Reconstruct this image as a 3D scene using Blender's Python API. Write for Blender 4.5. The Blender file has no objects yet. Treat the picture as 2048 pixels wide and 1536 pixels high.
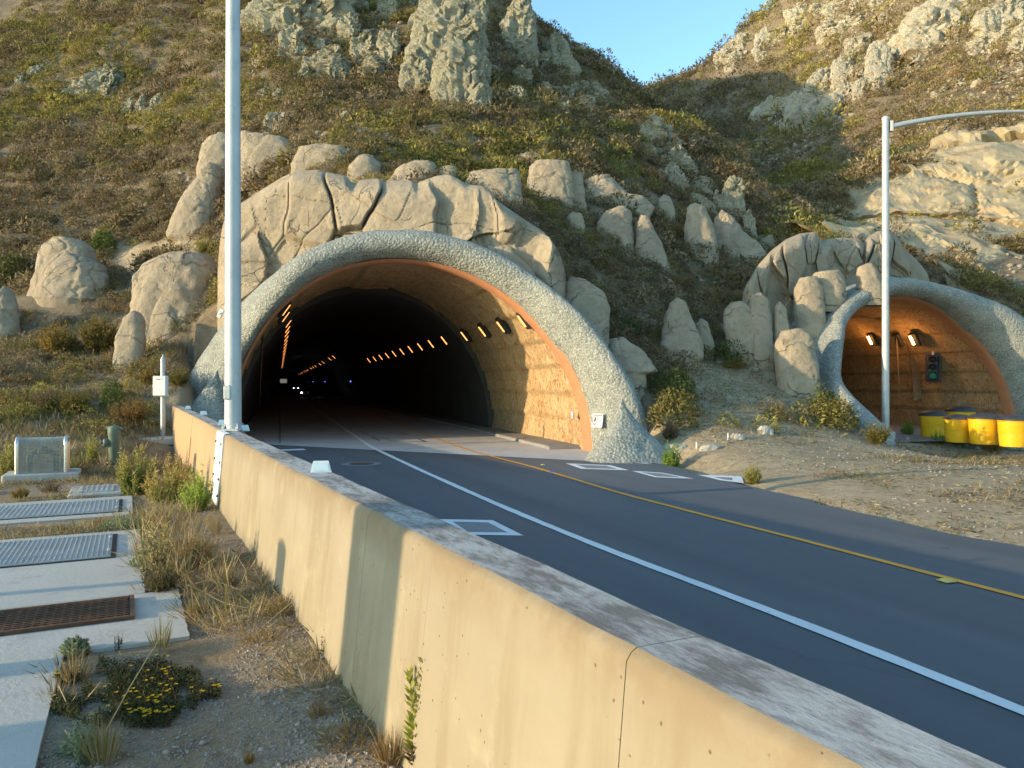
import bpy, math, random
import numpy as np
from mathutils import Vector
random.seed(7); RNG = np.random.default_rng(7)
SC = bpy.context.scene; COL = SC.collection
F = 1500.0; H = 1.9            # focal length in photo pixels, eye height over the road
def PX(px, py, Y): return np.array(((px-1024)/F*Y, Y, H-(py-768)/F*Y))
def G(px, py, z=0.0):
    Y = F*(H-z)/(py-768); return np.array(((px-1024)/F*Y, Y, z))
R = math.radians
# ------------------------------------------------------------------ noise
def _h(ix, iy, iz, s=0):
    n = (ix.astype(np.int64)*374761393 + iy.astype(np.int64)*668265263 + iz.astype(np.int64)*1274126177 + s*974711) & 0xffffffff
    n = ((n ^ (n >> 13))*1274126177) & 0xffffffff
    n = (n ^ (n >> 16)) & 0xffffffff
    return n/4294967295.0
def vnoise(p, s=0):
    i = np.floor(p); f = p-i; f = f*f*f*(f*(f*6-15)+10); i = i.astype(np.int64)
    r = 0
    for dx in (0, 1):
        wx = f[:, 0] if dx else 1-f[:, 0]
        for dy in (0, 1):
            wy = f[:, 1] if dy else 1-f[:, 1]
            for dz in (0, 1):
                wz = f[:, 2] if dz else 1-f[:, 2]
                r = r + wx*wy*wz*_h(i[:, 0]+dx, i[:, 1]+dy, i[:, 2]+dz, s)
    return r*2-1
def fbm(p, o=4, s=0):
    a = 1.0; r = 0; t = 0
    for k in range(o):
        r = r+a*vnoise(p*(2.03**k)+17.3*k, s+k); t += a; a *= .5
    return r/t
def worley(p, s=0):
    i = np.floor(p).astype(np.int64); f = p-i
    F1 = np.full(len(p), 9.0); F2 = F1.copy(); ID = np.zeros(len(p))
    for dx in (-1, 0, 1):
        for dy in (-1, 0, 1):
            for dz in (-1, 0, 1):
                c = (i[:, 0]+dx, i[:, 1]+dy, i[:, 2]+dz)
                d = np.sqrt((dx+_h(*c, s)-f[:, 0])**2+(dy+_h(*c, s+1)-f[:, 1])**2+(dz+_h(*c, s+2)-f[:, 2])**2)
                idv = _h(*c, s+3)
                m = d < F1
                F2 = np.where(m, F1, np.minimum(F2, d)); ID = np.where(m, idv, ID); F1 = np.where(m, d, F1)
    return F1, F2, ID
def sstep(a, b, x):
    t = np.clip((x-a)/(b-a), 0, 1); return t*t*(3-2*t)
# ------------------------------------------------------------------ objects
def tag(o, label=None, cat=None, group=None, kind=None):
    if label: o['label'] = label
    if cat: o['category'] = cat
    if group: o['group'] = group
    if kind: o['kind'] = kind
    return o
def link(o, parent=None):
    COL.objects.link(o)
    if parent is not None: o.parent = parent
    return o
def empty(name, loc, label, cat, group=None, rz=0.0):
    o = bpy.data.objects.new(name, None); COL.objects.link(o); o.empty_display_size = .2
    o.location = [float(v) for v in loc]; o.rotation_euler = (0, 0, rz)
    return tag(o, label, cat, group)
def copy_tree(o, parent=None):
    c = o.copy(); COL.objects.link(c)
    if parent is not None: c.parent = parent
    for ch in list(o.children): copy_tree(ch, c)
    return c
class MB:
    """collects shapes and links them as one mesh object"""
    def __init__(s): s.v = []; s.f = []; s.m = []; s.n = 0
    def add(s, v, f, mi=0):
        v = np.asarray(v, float).reshape(-1, 3); s.v.append(v)
        for q in f: s.f.append([int(i)+s.n for i in q]); s.m.append(mi)
        s.n += len(v); return s
    def grid(s, P, wu=False, wv=False, mi=0, flip=False):
        nu, nv = P.shape[:2]; idx = np.arange(nu*nv).reshape(nu, nv); fs = []
        for i in range(nu if wu else nu-1):
            for j in range(nv if wv else nv-1):
                a, b, c, d = idx[i, j], idx[(i+1) % nu, j], idx[(i+1) % nu, (j+1) % nv], idx[i, (j+1) % nv]
                fs.append((a, d, c, b) if flip else (a, b, c, d))
        return s.add(P.reshape(-1, 3), fs, mi)
    def box(s, c, d, ax=None, mi=0, bev=0.0, taper=1.0):
        ax = np.eye(3) if ax is None else np.asarray(ax); c = np.asarray(c, float); d = np.asarray(d, float)/2
        if bev <= 0:
            v = [c+ax.T@(d*np.array((x*(taper if z > 0 else 1), y*(taper if z > 0 else 1), z))) for x in (-1, 1) for y in (-1, 1) for z in (-1, 1)]
            return s.add(v, [(0, 1, 3, 2), (4, 6, 7, 5), (0, 4, 5, 1), (2, 3, 7, 6), (0, 2, 6, 4), (1, 5, 7, 3)], mi)
        # chamfered plan corners and a chamfered top and bottom
        b = min(bev, d[0]*.9, d[1]*.9, d[2]*.9); P = []
        for z, ins in ((-d[2], b), (-d[2]+b, 0), (d[2]-b, 0), (d[2], b)):
            k = taper if z > 0 else 1
            x, y = (d[0]-ins)*k, (d[1]-ins)*k
            P.append([c+ax.T@np.array((a, e, z)) for a, e in ((-x+b, -y), (x-b, -y), (x, -y+b), (x, y-b), (x-b, y), (-x+b, y), (-x, y-b), (-x, -y+b))])
        P = np.array(P); s.grid(P, wv=True, mi=mi, flip=True); n = s.n
        s.f.append([n-8+i for i in range(8)]); s.m.append(mi)
        s.f.append([n-32+7-i for i in range(8)]); s.m.append(mi); return s
    def tube(s, pts, rad, n=16, mi=0, cap=True):
        pts = np.asarray(pts, float); rad = np.broadcast_to(np.asarray(rad, float), (len(pts),)); P = []
        t0 = pts[1]-pts[0]; up = np.array((0, 0, 1.)) if abs(t0[2]) < .9*np.linalg.norm(t0) else np.array((1., 0, 0))
        for i in range(len(pts)):
            t = pts[min(i+1, len(pts)-1)]-pts[max(i-1, 0)]; t = t/(np.linalg.norm(t)+1e-9)
            x = np.cross(up, t); x /= np.linalg.norm(x)+1e-9; y = np.cross(t, x)
            P.append([pts[i]+rad[i]*(math.cos(a)*x+math.sin(a)*y) for a in np.linspace(0, 2*math.pi, n, endpoint=False)])
        s.grid(np.array(P), wv=True, mi=mi, flip=True); m = s.n
        if cap:
            s.f.append([m-n+i for i in range(n)]); s.m.append(mi)
            s.f.append([m-n*len(pts)+n-1-i for i in range(n)]); s.m.append(mi)
        return s
    def lathe(s, c, prof, n=24, mi=0, ax=None):
        ax = np.eye(3) if ax is None else np.asarray(ax); c = np.asarray(c, float)
        P = np.array([[c+ax.T@np.array((r*math.cos(a), r*math.sin(a), z)) for a in np.linspace(0, 2*math.pi, n, endpoint=False)] for r, z in prof])
        return s.grid(P, wv=True, mi=mi, flip=True)
    def poly(s, pts, h=0.0, mi=0):
        """flat polygon (counter-clockwise), with a skirt of depth h below"""
        pts = np.asarray(pts, float); n = len(pts)
        if h <= 0: return s.add(pts, [list(range(n))], mi)
        lo = pts.copy(); lo[:, 2] -= h
        return s.add(np.vstack([pts, lo]), [list(range(n))]+[(i, i+n, (i+1) % n+n, (i+1) % n) for i in range(n)], mi)
    def build(s, name, mats, parent=None, org=None, smooth=False, auto=None):
        v = np.vstack(s.v)
        if parent is not None and org is None: org = WORG.get(parent.name, (0, 0, 0))
        o3 = np.zeros(3) if org is None else np.asarray(org, float)
        me = bpy.data.meshes.new(name); me.from_pydata((v-o3).tolist(), [], s.f)
        mats = mats if isinstance(mats, (list, tuple)) else [mats]
        for m in mats: me.materials.append(m)
        if len(mats) > 1: me.polygons.foreach_set('material_index', s.m)
        if smooth:
            me.polygons.foreach_set('use_smooth', [True]*len(me.polygons))
            if auto is not None: me.set_sharp_from_angle(angle=R(auto))
        me.update()
        o = bpy.data.objects.new(name, me)
        link(o, parent)
        if parent is None: o.location = o3; WORG[o.name] = o3
        else: WORG[o.name] = o3      # children keep the parent's frame
        return o
WORG = {}
def E(name, loc, label, cat, group=None):
    o = empty(name, loc, label, cat, group); WORG[o.name] = np.asarray(loc, float); return o
# ------------------------------------------------------------------ leaves: thousands of small faces in one mesh
class LM:
    def __init__(s): s.V = []; s.C = []
    def leaves(s, P, D, L, W, col, side=None):
        n = len(P); D = D/(np.linalg.norm(D, axis=1, keepdims=True)+1e-9)
        if side is None: side = np.cross(D, RNG.normal(size=(n, 3)))
        side /= np.linalg.norm(side, axis=1, keepdims=True)+1e-9
        L = np.broadcast_to(L, (n,))[:, None]; W = np.broadcast_to(W, (n,))[:, None]
        q = np.stack([P, P+D*L*.45+side*W*.5, P+D*L, P+D*L*.45-side*W*.5], 1)
        s.V.append(q.reshape(-1, 3)); s.C.append(np.repeat(np.broadcast_to(col, (n, 3)), 4, 0)); return s
    def build(s, name, mat, parent=None, org=None):
        v = np.vstack(s.V); c = np.vstack(s.C)
        if parent is not None and org is None: org = WORG.get(parent.name, (0, 0, 0))
        o3 = np.zeros(3) if org is None else np.asarray(org, float)
        v = v-o3; nf = len(v)//4
        me = bpy.data.meshes.new(name); me.vertices.add(len(v)); me.vertices.foreach_set('co', v.astype(np.float32).ravel())
        me.loops.add(nf*4); me.loops.foreach_set('vertex_index', np.arange(nf*4, dtype=np.int32))
        me.polygons.add(nf); me.polygons.foreach_set('loop_start', np.arange(0, nf*4, 4, dtype=np.int32)); me.polygons.foreach_set('loop_total', np.full(nf, 4, np.int32))
        at = me.color_attributes.new('Col', 'FLOAT_COLOR', 'POINT')
        at.data.foreach_set('color', np.hstack([c, np.ones((len(c), 1))]).astype(np.float32).ravel())
        me.materials.append(mat); me.update(); me.validate()
        o = bpy.data.objects.new(name, me); link(o, parent)
        if parent is None: o.location = o3
        WORG[o.name] = o3; return o
# ------------------------------------------------------------------ materials
def nmat(name):
    m = bpy.data.materials.new(name); m.use_nodes = True; nt = m.node_tree; nt.nodes.clear()
    out = nt.nodes.new('ShaderNodeOutputMaterial'); b = nt.nodes.new('ShaderNodeBsdfPrincipled'); nt.links.new(b.outputs[0], out.inputs[0])
    return m, nt, b
def nd(nt, t, ins=None, **kw):
    n = nt.nodes.new(t)
    for k, v in kw.items(): setattr(n, k, v)
    for k, v in (ins or {}).items():
        if isinstance(v, bpy.types.NodeSocket): nt.links.new(v, n.inputs[k])
        else: n.inputs[k].default_value = v
    return n
def c4(c): return (c[0], c[1], c[2], 1)
def mixc(nt, fac, a, b, mode='MIX'):
    n = nt.nodes.new('ShaderNodeMix'); n.data_type = 'RGBA'; n.blend_type = mode
    for i, v in ((0, fac), (6, a), (7, b)):
        if isinstance(v, bpy.types.NodeSocket): nt.links.new(v, n.inputs[i])
        else: n.inputs[i].default_value = v if i == 0 else c4(v)
    return n.outputs[2]
def mapr(nt, v, a, b, lo=0., hi=1.):
    n = nd(nt, 'ShaderNodeMapRange', {0: v, 1: a, 2: b, 3: lo, 4: hi}); return n.outputs[0]
def coord(nt, scale=(1, 1, 1), rot=(0, 0, 0)):
    t = nt.nodes.new('ShaderNodeTexCoord'); mp = nd(nt, 'ShaderNodeMapping', {0: t.outputs['Object'], 2: rot, 3: scale}); return mp.outputs[0]
def coordrs(nt, scale, rot):
    a = coord(nt, (1, 1, 1), rot); return nd(nt, 'ShaderNodeMapping', {0: a, 3: scale}).outputs[0]
def noise(nt, vec, sc, det=5, rough=.6, dist=0.): return nd(nt, 'ShaderNodeTexNoise', {'Vector': vec, 'Scale': sc, 'Detail': det, 'Roughness': rough, 'Distortion': dist}).outputs[0]
def math_(nt, op, a, b=0.5):
    return nd(nt, 'ShaderNodeMath', {0: a, 1: b}, operation=op).outputs[0]
def bump(nt, b, h, st, dist=.05, prev=None):
    n = nd(nt, 'ShaderNodeBump', {'Strength': st, 'Distance': dist, 'Height': h})
    if prev is not None: nt.links.new(prev, n.inputs['Normal'])
    nt.links.new(n.outputs[0], b.inputs['Normal']); return n.outputs[0]
def M(name, c1, c2, sc=2., c3=None, sc3=9., a3=(.58, .7), rough=.85, bst=.4, bsc=30., bd=.03, metal=0., scale=(1, 1, 1), spec=.3):
    m, nt, b = nmat(name); v = coord(nt, scale)
    col = mixc(nt, mapr(nt, noise(nt, v, sc), .35, .65), c1, c2)
    if c3 is not None: col = mixc(nt, mapr(nt, noise(nt, v, sc3, 6, .65), *a3), col, c3)
    nt.links.new(col, b.inputs['Base Color']); b.inputs['Roughness'].default_value = rough; b.inputs['Metallic'].default_value = metal
    b.inputs['Specular IOR Level'].default_value = spec
    if bst > 0: bump(nt, b, noise(nt, v, bsc, 6, .65), bst, bd)
    return m
def plain(name, c, rough=.5, metal=0., emit=0.):
    return M(name, c, tuple(x*.82 for x in c), 6., rough=rough, metal=metal, bst=.12, bsc=40., bd=.01)
def glow(name, c, st):
    m, nt, b = nmat(name); b.inputs['Base Color'].default_value = c4(c); b.inputs['Emission Color'].default_value = c4(c); b.inputs['Emission Strength'].default_value = st; return m
MT = {}
# foliage: the colour of every leaf is stored on the mesh
m, nt, b = nmat('foliage'); a = nt.nodes.new('ShaderNodeAttribute'); a.attribute_name = 'Col'
nt.links.new(a.outputs['Color'], b.inputs['Base Color']); b.inputs['Roughness'].default_value = .75; b.inputs['Specular IOR Level'].default_value = .15
tr = nd(nt, 'ShaderNodeBsdfTranslucent', {'Color': a.outputs['Color']}); mx = nd(nt, 'ShaderNodeMixShader', {0: .36, 1: b.outputs[0], 2: tr.outputs[0]})
nt.links.new(mx.outputs[0], [n for n in nt.nodes if n.type == 'OUTPUT_MATERIAL'][0].inputs[0]); MT['leaf'] = m
# terrain: bare rock, dry dirt and scrub soil mixed by the zones stored on the mesh
m, nt, b = nmat('hillside_soil'); a = nt.nodes.new('ShaderNodeAttribute'); a.attribute_name = 'Zone'; sp = nd(nt, 'ShaderNodeSeparateColor', {0: a.outputs['Color']})
v = coord(nt); n1 = noise(nt, v, 1.3, 8, .65); n2 = noise(nt, v, 6., 6, .7); n3 = noise(nt, v, 40., 5, .7)
soil = mixc(nt, mapr(nt, n1, .35, .65), (.15, .115, .075), (.23, .175, .11))
soil = mixc(nt, mapr(nt, n2, .5, .72), soil, (.28, .225, .16))
dirt = mixc(nt, mapr(nt, n1, .35, .65), (.31, .235, .145), (.42, .335, .215)); dirt = mixc(nt, mapr(nt, n2, .48, .66), dirt, (.24, .175, .105)); dirt = mixc(nt, mapr(nt, n3, .56, .68), dirt, (.46, .4, .3))
vs = coord(nt, (.5, .5, 1.6), (.35, .25, .6)); wv = nd(nt, 'ShaderNodeTexVoronoi', {'Vector': vs, 'Scale': .55, 'Randomness': 1.}, feature='DISTANCE_TO_EDGE')
rock = mixc(nt, mapr(nt, n1, .3, .7), (.33, .265, .165), (.42, .345, .225)); rock = mixc(nt, mapr(nt, n2, .55, .75), rock, (.3, .25, .18))
rock = mixc(nt, mapr(nt, noise(nt, v, .35, 5, .6), .52, .66), rock, (.34, .25, .15))
grav = mixc(nt, mapr(nt, n3, .4, .62), (.2, .16, .115), (.36, .305, .235)); grav = mixc(nt, mapr(nt, n1, .4, .6), grav, (.27, .195, .115)); grav = mixc(nt, mapr(nt, n2, .55, .7), grav, (.15, .105, .06))
ck = math_(nt, 'MULTIPLY', mapr(nt, wv.outputs[0], 0., .02, 1., 0.), mapr(nt, n1, .45, .55)); rock = mixc(nt, math_(nt, 'MULTIPLY', ck, .7), rock, (.16, .12, .07))
col = mixc(nt, sp.outputs[0], soil, dirt); col = mixc(nt, sp.outputs[1], col, rock); col = mixc(nt, sp.outputs[2], col, grav)
nt.links.new(col, b.inputs['Base Color']); b.inputs['Roughness'].default_value = .95; b.inputs['Specular IOR Level'].default_value = .15
hh = math_(nt, 'ADD', n2, math_(nt, 'MULTIPLY', n3, .35))
nb = bump(nt, b, hh, .6, .12)
MT['soil'] = m
# moulded rock-coloured concrete
def rockmat(name, c1, c2, c3, crack=(.1, .08, .06), bst=.5, vsc=.5):
    m, nt, b = nmat(name); v = coord(nt); w = noise(nt, v, 1.1, 4, .6)
    vv = nd(nt, 'ShaderNodeVectorMath', {0: v, 1: nd(nt, 'ShaderNodeVectorMath', {0: nd(nt, 'ShaderNodeTexNoise', {'Vector': v, 'Scale': .9, 'Detail': 4.}).outputs[1], 3: 1.3}, operation='SCALE').outputs[0]}, operation='ADD').outputs[0]
    n1 = noise(nt, v, .9, 6, .6); n2 = noise(nt, v, 5., 7, .65); n3 = noise(nt, v, 28., 5, .7)
    col = mixc(nt, mapr(nt, n1, .35, .68), c1, c2); col = mixc(nt, mapr(nt, n2, .52, .74), col, c3)
    e = nd(nt, 'ShaderNodeTexVoronoi', {'Vector': vv, 'Scale': vsc}, feature='DISTANCE_TO_EDGE').outputs[0]
    ek = math_(nt, 'MULTIPLY', mapr(nt, e, .0, .012, 1., 0.), mapr(nt, noise(nt, v, .8, 2), .46, .56))
    col = mixc(nt, math_(nt, 'MULTIPLY', ek, .55), col, crack)
    nt.links.new(col, b.inputs['Base Color']); b.inputs['Roughness'].default_value = .92; b.inputs['Specular IOR Level'].default_value = .2
    p = bump(nt, b, math_(nt, 'ADD', n2, math_(nt, 'MULTIPLY', n3, .5)), bst*1.5, .12)
    bump(nt, b, mapr(nt, math_(nt, 'MULTIPLY', ek, 1.), 0., 1., 1., 0.), .8, .06, p)
    return m
MT['moulded'] = rockmat('moulded_rock', (.32, .26, .185), (.41, .335, .24), (.235, .195, .145))
MT['crag'] = rockmat('lichen_rock', (.36, .33, .23), (.46, .42, .31), (.2, .2, .13), crack=(.06, .055, .04), bst=1.1, vsc=.8)
MT['cutrock'] = rockmat('cut_rock', (.33, .265, .165), (.42, .345, .225), (.3, .25, .18), bst=.7, vsc=.3)
MT['palerock'] = rockmat('pale_rock', (.46, .41, .31), (.56, .5, .38), (.34, .3, .22), bst=1.1, vsc=.8)
# portal roll: pebbled grey-green shotcrete
m, nt, b = nmat('pebbled_shotcrete'); v = coord(nt); vo = nd(nt, 'ShaderNodeTexVoronoi', {'Vector': v, 'Scale': 13., 'Randomness': 1.}, feature='F1'); n1 = noise(nt, v, .8, 5, .6); n2 = noise(nt, v, 11., 5, .7)
ve = nd(nt, 'ShaderNodeTexVoronoi', {'Vector': v, 'Scale': 13., 'Randomness': 1.}, feature='DISTANCE_TO_EDGE')
col = mixc(nt, mapr(nt, n1, .35, .65), (.19, .195, .175), (.275, .275, .238)); col = mixc(nt, mapr(nt, n2, .5, .7), col, (.34, .36, .32)); col = mixc(nt, math_(nt, 'MULTIPLY', mapr(nt, ve.outputs[0], 0., .14, .9, 0.), mapr(nt, noise(nt, v, 3., 4), .4, .6)), col, (.07, .08, .075)); col = mixc(nt, mapr(nt, noise(nt, v, 22., 4, .7), .52, .66, 0., .7), col, (.5, .52, .45))
nt.links.new(col, b.inputs['Base Color']); b.inputs['Roughness'].default_value = .8
p = bump(nt, b, vo.outputs[0], .7, .05); nt.nodes[-1].invert = True; bump(nt, b, n2, .6, .06, p); MT['pebble'] = m
# bark-like tan shotcrete inside the mouths
m, nt, b = nmat('bark_shotcrete'); v = coord(nt, (1, 1, .75)); v1 = coord(nt)
n1 = noise(nt, v, 1.6, 7, .7, .9); n2 = noise(nt, v, 5., 6, .72, 2.2); sx = nd(nt, 'ShaderNodeSeparateXYZ', {0: v1})
fr = math_(nt, 'FRACT', math_(nt, 'ADD', math_(nt, 'MULTIPLY', sx.outputs[2], 1.25), math_(nt, 'MULTIPLY', noise(nt, v1, 1.1, 2), .35)))
col = mixc(nt, mapr(nt, n1, .38, .62), (.5, .36, .19), (.4, .25, .11)); col = mixc(nt, mapr(nt, n2, .53, .6), col, (.26, .11, .05)); col = mixc(nt, mapr(nt, n2, .46, .34), col, (.55, .43, .26))
col = mixc(nt, mapr(nt, fr, 0., .03, .4, 0.), col, (.2, .12, .06))
nt.links.new(col, b.inputs['Base Color']); b.inputs['Roughness'].default_value = .9
p = bump(nt, b, n2, .7, .1); bump(nt, b, fr, .5, .12, p); MT['bark'] = m
MT['orange'] = M('orange_paint', (.4, .175, .085), (.45, .205, .105), 3., (.32, .14, .07), 12., bst=.2)
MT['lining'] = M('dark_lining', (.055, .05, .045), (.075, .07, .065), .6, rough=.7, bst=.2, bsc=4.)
MT['floorc'] = M('floor_concrete', (.4, .395, .385), (.47, .465, .455), .9, (.32, .315, .305), 2.2, (.55, .75), rough=.7, bst=.15)
MT['walkway'] = M('walkway_concrete', (.2, .19, .18), (.26, .25, .24), .9, (.12, .115, .11), 3., rough=.8, bst=.15)
MT['conc'] = M('pale_concrete', (.38, .365, .325), (.45, .43, .385), .8, (.31, .3, .28), 4., (.56, .75), rough=.85, bst=.2)
# barrier
m, nt, b = nmat('barrier_concrete'); v = coord(nt); vz = coord(nt, (2.2, 2.2, .16)); n1 = noise(nt, v, .8, 5, .6); n2 = noise(nt, vz, 1.6, 6, .6); n4 = noise(nt, v, 3.5, 6, .65)
vb = nd(nt, 'ShaderNodeTexVoronoi', {'Vector': v, 'Scale': 17., 'Randomness': 1.}, feature='F1')
pit = math_(nt, 'MULTIPLY', mapr(nt, math_(nt, 'ADD', vb.outputs[0], math_(nt, 'MULTIPLY', noise(nt, v, 60., 2), .12)), .09, .15, 1., 0.), mapr(nt, noise(nt, v, 3., 3), .4, .47))
sx = nd(nt, 'ShaderNodeSeparateXYZ', {0: v})
col = mixc(nt, mapr(nt, n1, .35, .65), (.255, .21, .14), (.305, .255, .175)); col = mixc(nt, mapr(nt, n2, .5, .7, 0., .75), col, (.21, .16, .095)); col = mixc(nt, mapr(nt, n4, .56, .72, 0., .7), col, (.36, .3, .205))
col = mixc(nt, math_(nt, 'MULTIPLY', mapr(nt, sx.outputs[2], 1.02, 1.2), mapr(nt, n4, .3, .55)), col, (.22, .165, .1))
rust = mapr(nt, sx.outputs[1], 8.5, 13.)
col = mixc(nt, math_(nt, 'MULTIPLY', rust, .75), col, (.42, .27, .14))
fj = math_(nt, 'FRACT', math_(nt, 'MULTIPLY', sx.outputs[1], .2055)); jt = mapr(nt, math_(nt, 'ABSOLUTE', math_(nt, 'SUBTRACT', fj, .52)), 0., .0016, 1., 0.)
col = mixc(nt, math_(nt, 'MULTIPLY', jt, .5), col, (.2, .16, .11))
col = mixc(nt, pit, col, (.16, .1, .05)); nt.links.new(col, b.inputs['Base Color']); b.inputs['Roughness'].default_value = .85; b.inputs['Specular IOR Level'].default_value = .25
p = bump(nt, b, pit, .6, .02); nt.nodes[-1].invert = True; bump(nt, b, noise(nt, v, 30., 5, .7), .15, .02, p); MT['barrier'] = m
m, nt, b = nmat('barrier_top'); v = coord(nt, (1, 1, 1), (0, 0, R(-27))); v2 = coordrs(nt, (5., 1.5, 1), (0, 0, R(-27))); n1 = noise(nt, v2, 3.2, 9, .74); n2 = noise(nt, v, .9, 5, .6); n3 = noise(nt, v2, 12., 6, .75)
col = mixc(nt, mapr(nt, n2, .35, .65), (.42, .405, .38), (.34, .325, .3)); 
dk = mapr(nt, math_(nt, 'ADD', math_(nt, 'MULTIPLY', n1, .65), math_(nt, 'MULTIPLY', n2, .42)), .49, .6)
col = mixc(nt, math_(nt, 'MULTIPLY', dk, .85), col, (.13, .11, .095)); col = mixc(nt, mapr(nt, n3, .55, .63, 0., .6), col, (.17, .15, .13))
nt.links.new(col, b.inputs['Base Color']); b.inputs['Roughness'].default_value = .9; bump(nt, b, n3, .3, .02); MT['bartop'] = m
# asphalt
m, nt, b = nmat('asphalt'); v = coord(nt); v2 = coordrs(nt, (1.5, .12, 1), (0, 0, R(-24))); n1 = noise(nt, v2, 1., 5, .6); n3 = noise(nt, v, 130., 3, .7)
vo = nd(nt, 'ShaderNodeTexVoronoi', {'Vector': v, 'Scale': 55., 'Randomness': 1.}, feature='F1')
col = mixc(nt, mapr(nt, n1, .3, .7), (.072, .077, .085), (.102, .108, .116)); col = mixc(nt, mapr(nt, n3, .52, .72), col, (.1, .1, .1)); col = mixc(nt, mapr(nt, vo.outputs[0], .0, .1, .8, 0.), col, (.15, .15, .15))
cv = nd(nt, 'ShaderNodeVectorMath', {0: v, 1: nd(nt, 'ShaderNodeVectorMath', {0: nd(nt, 'ShaderNodeTexNoise', {'Vector': v, 'Scale': 1.4, 'Detail': 5.}).outputs[1], 3: .9}, operation='SCALE').outputs[0]}, operation='ADD').outputs[0]
ce = nd(nt, 'ShaderNodeTexVoronoi', {'Vector': cv, 'Scale': .3}, feature='DISTANCE_TO_EDGE').outputs[0]; ck = math_(nt, 'MULTIPLY', mapr(nt, ce, 0., .004, 1., 0.), mapr(nt, noise(nt, v, .25, 3), .48, .56))
col = mixc(nt, math_(nt, 'MULTIPLY', ck, .6), col, (.02, .02, .022)); vt = coordrs(nt, (1.1, .05, 1), (0, 0, R(-24))); col = mixc(nt, mapr(nt, noise(nt, vt, .9, 3, .5), .52, .7, 0., .45), col, (.045, .048, .054))
col = mixc(nt, mapr(nt, noise(nt, v, .5, 6, .7), .58, .72, 0., .35), col, (.12, .12, .12))
nt.links.new(col, b.inputs['Base Color']); b.inputs['Roughness'].default_value = .75; bump(nt, b, n3, .35, .01); MT['asphalt'] = m
MT['white'] = M('white_line_paint', (.62, .63, .63), (.7, .71, .7), 2., (.36, .37, .37), 18., (.6, .72), rough=.6, bst=.2)
MT['yellow'] = M('yellow_line_paint', (.75, .33, .035), (.66, .29, .035), 2., (.4, .23, .07), 18., (.6, .72), rough=.6, bst=.2)
MT['galv'] = M('galvanised_steel', (.42, .435, .44), (.5, .515, .515), 3., (.36, .375, .38), 7., rough=.5, metal=.35, bst=.06)
MT['steel'] = M('bright_steel', (.6, .6, .58), (.68, .68, .66), 5., rough=.3, metal=.9, bst=.05)
MT['greensteel'] = M('green_paint', (.1, .14, .1), (.13, .17, .125), 4., (.2, .19, .12), 14., rough=.5, bst=.15)
MT['whitepaint'] = plain('white_paint', (.78, .79, .76), .45)
MT['dark'] = plain('dark_housing', (.03, .03, .032), .5)
MT['rust'] = M('rusty_steel', (.1, .055, .035), (.15, .085, .05), 9., rough=.8, metal=.3, bst=.4)
MT['barrel'] = M('yellow_plastic', (.75, .42, .015), (.68, .37, .012), 3., (.55, .31, .03), 9., rough=.45, bst=.08)
MT['black'] = M('black_plastic', (.03, .03, .033), (.05, .05, .055), 5., rough=.5, bst=.1)
MT['red'] = plain('red_print', (.5, .05, .04)); MT['print'] = plain('dark_print', (.08, .06, .06))
MT['lamp'] = glow('sodium_lamp', (1., .36, .09), 1.2); MT['lampbright'] = glow('sodium_lamp_bright', (1., .45, .12), 14.)
MT['head'] = glow('headlight_glass', (.85, .85, 1.), 6.); MT['green_on'] = glow('green_signal', (.01, .16, .07), .08); MT['blue_on'] = glow('blue_lamp', (.15, .2, 1.), 1.2)
MT['glass'] = plain('dark_glass', (.02, .025, .03), .1)
MT['cardark'] = plain('dark_car_paint', (.03, .03, .035), .3); MT['cargrey'] = plain('grey_car_paint', (.16, .165, .17), .3)
MT['ceramic'] = plain('marker_yellow', (.65, .5, .12), .4); MT['bluem'] = plain('marker_blue', (.05, .15, .55), .4)
m, nt, b = nmat('ribbed_hatch_steel'); v = coord(nt, (1, 1, 1), (0, 0, R(-27))); n1 = noise(nt, v, 2., 5, .6)
col = mixc(nt, mapr(nt, n1, .35, .65), (.4, .4, .38), (.5, .5, .47)); nt.links.new(col, b.inputs['Base Color']); b.inputs['Roughness'].default_value = .55; b.inputs['Metallic'].default_value = .3; MT['hatch'] = m
# ------------------------------------------------------------------ frames
TD = np.array((-.2957, .9553)); TN = np.array((.9553, .2957))      # along the bores / across them
BD = np.array((-.454, .891)); BN = np.array((.891, .454))          # along the barrier / across it
def T3(p, s, z): 
    q = TN*p+TD*s; return np.array((q[0], q[1], z))
def B3(v, u, z):
    q = BN*v+BD*u; return np.array((q[0], q[1], z))
YZ = .25                                                            # yard level left of the barrier
AL = dict(c=3.4, s=22.9, k=-.6, a=1.0, b=1.0); AR = dict(c=22.85, s=23.3, k=.2, a=1.09, b=.925)   # left and right bore: centre line, mouth, skew of the mouth
AX, AZ, AE = 5.0, 5.65, 2.05
AL['m'] = ((-6.5, -5, -4.6, -4, -3.3, 0, 1.2, 3.2, 4.4, 5, 6.5), (27.6, 26.6, 25.7, 24.5, 23.5, 22.8, 22.5, 21.6, 20.6, 19.4, 18.6))
AR['m'] = ((-6.5, -5.2, -4.7, -3.5, 0, 3.3, 5, 6.5), (20., 20.7, 21.4, 22.4, 23.2, 23.7, 23.1, 22.6))
def mouth(A, x):
    d = np.linspace(-.7, .7, 7); return sum(np.interp(x+e, *A['m']) for e in d)/7
def arch(th, r=0.0):
    c, s = np.cos(th), np.sin(th)
    x = AX*np.sign(c)*np.abs(c)**(2/AE); z = AZ*np.abs(s)**(2/AE)
    nx = np.sign(c)*np.abs(x/AX)**(AE-1)/AX; nz = (np.abs(z)/AZ)**(AE-1)/AZ; l = np.hypot(nx, nz)+1e-9
    return x+r*nx/l, z+r*nz/l
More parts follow.
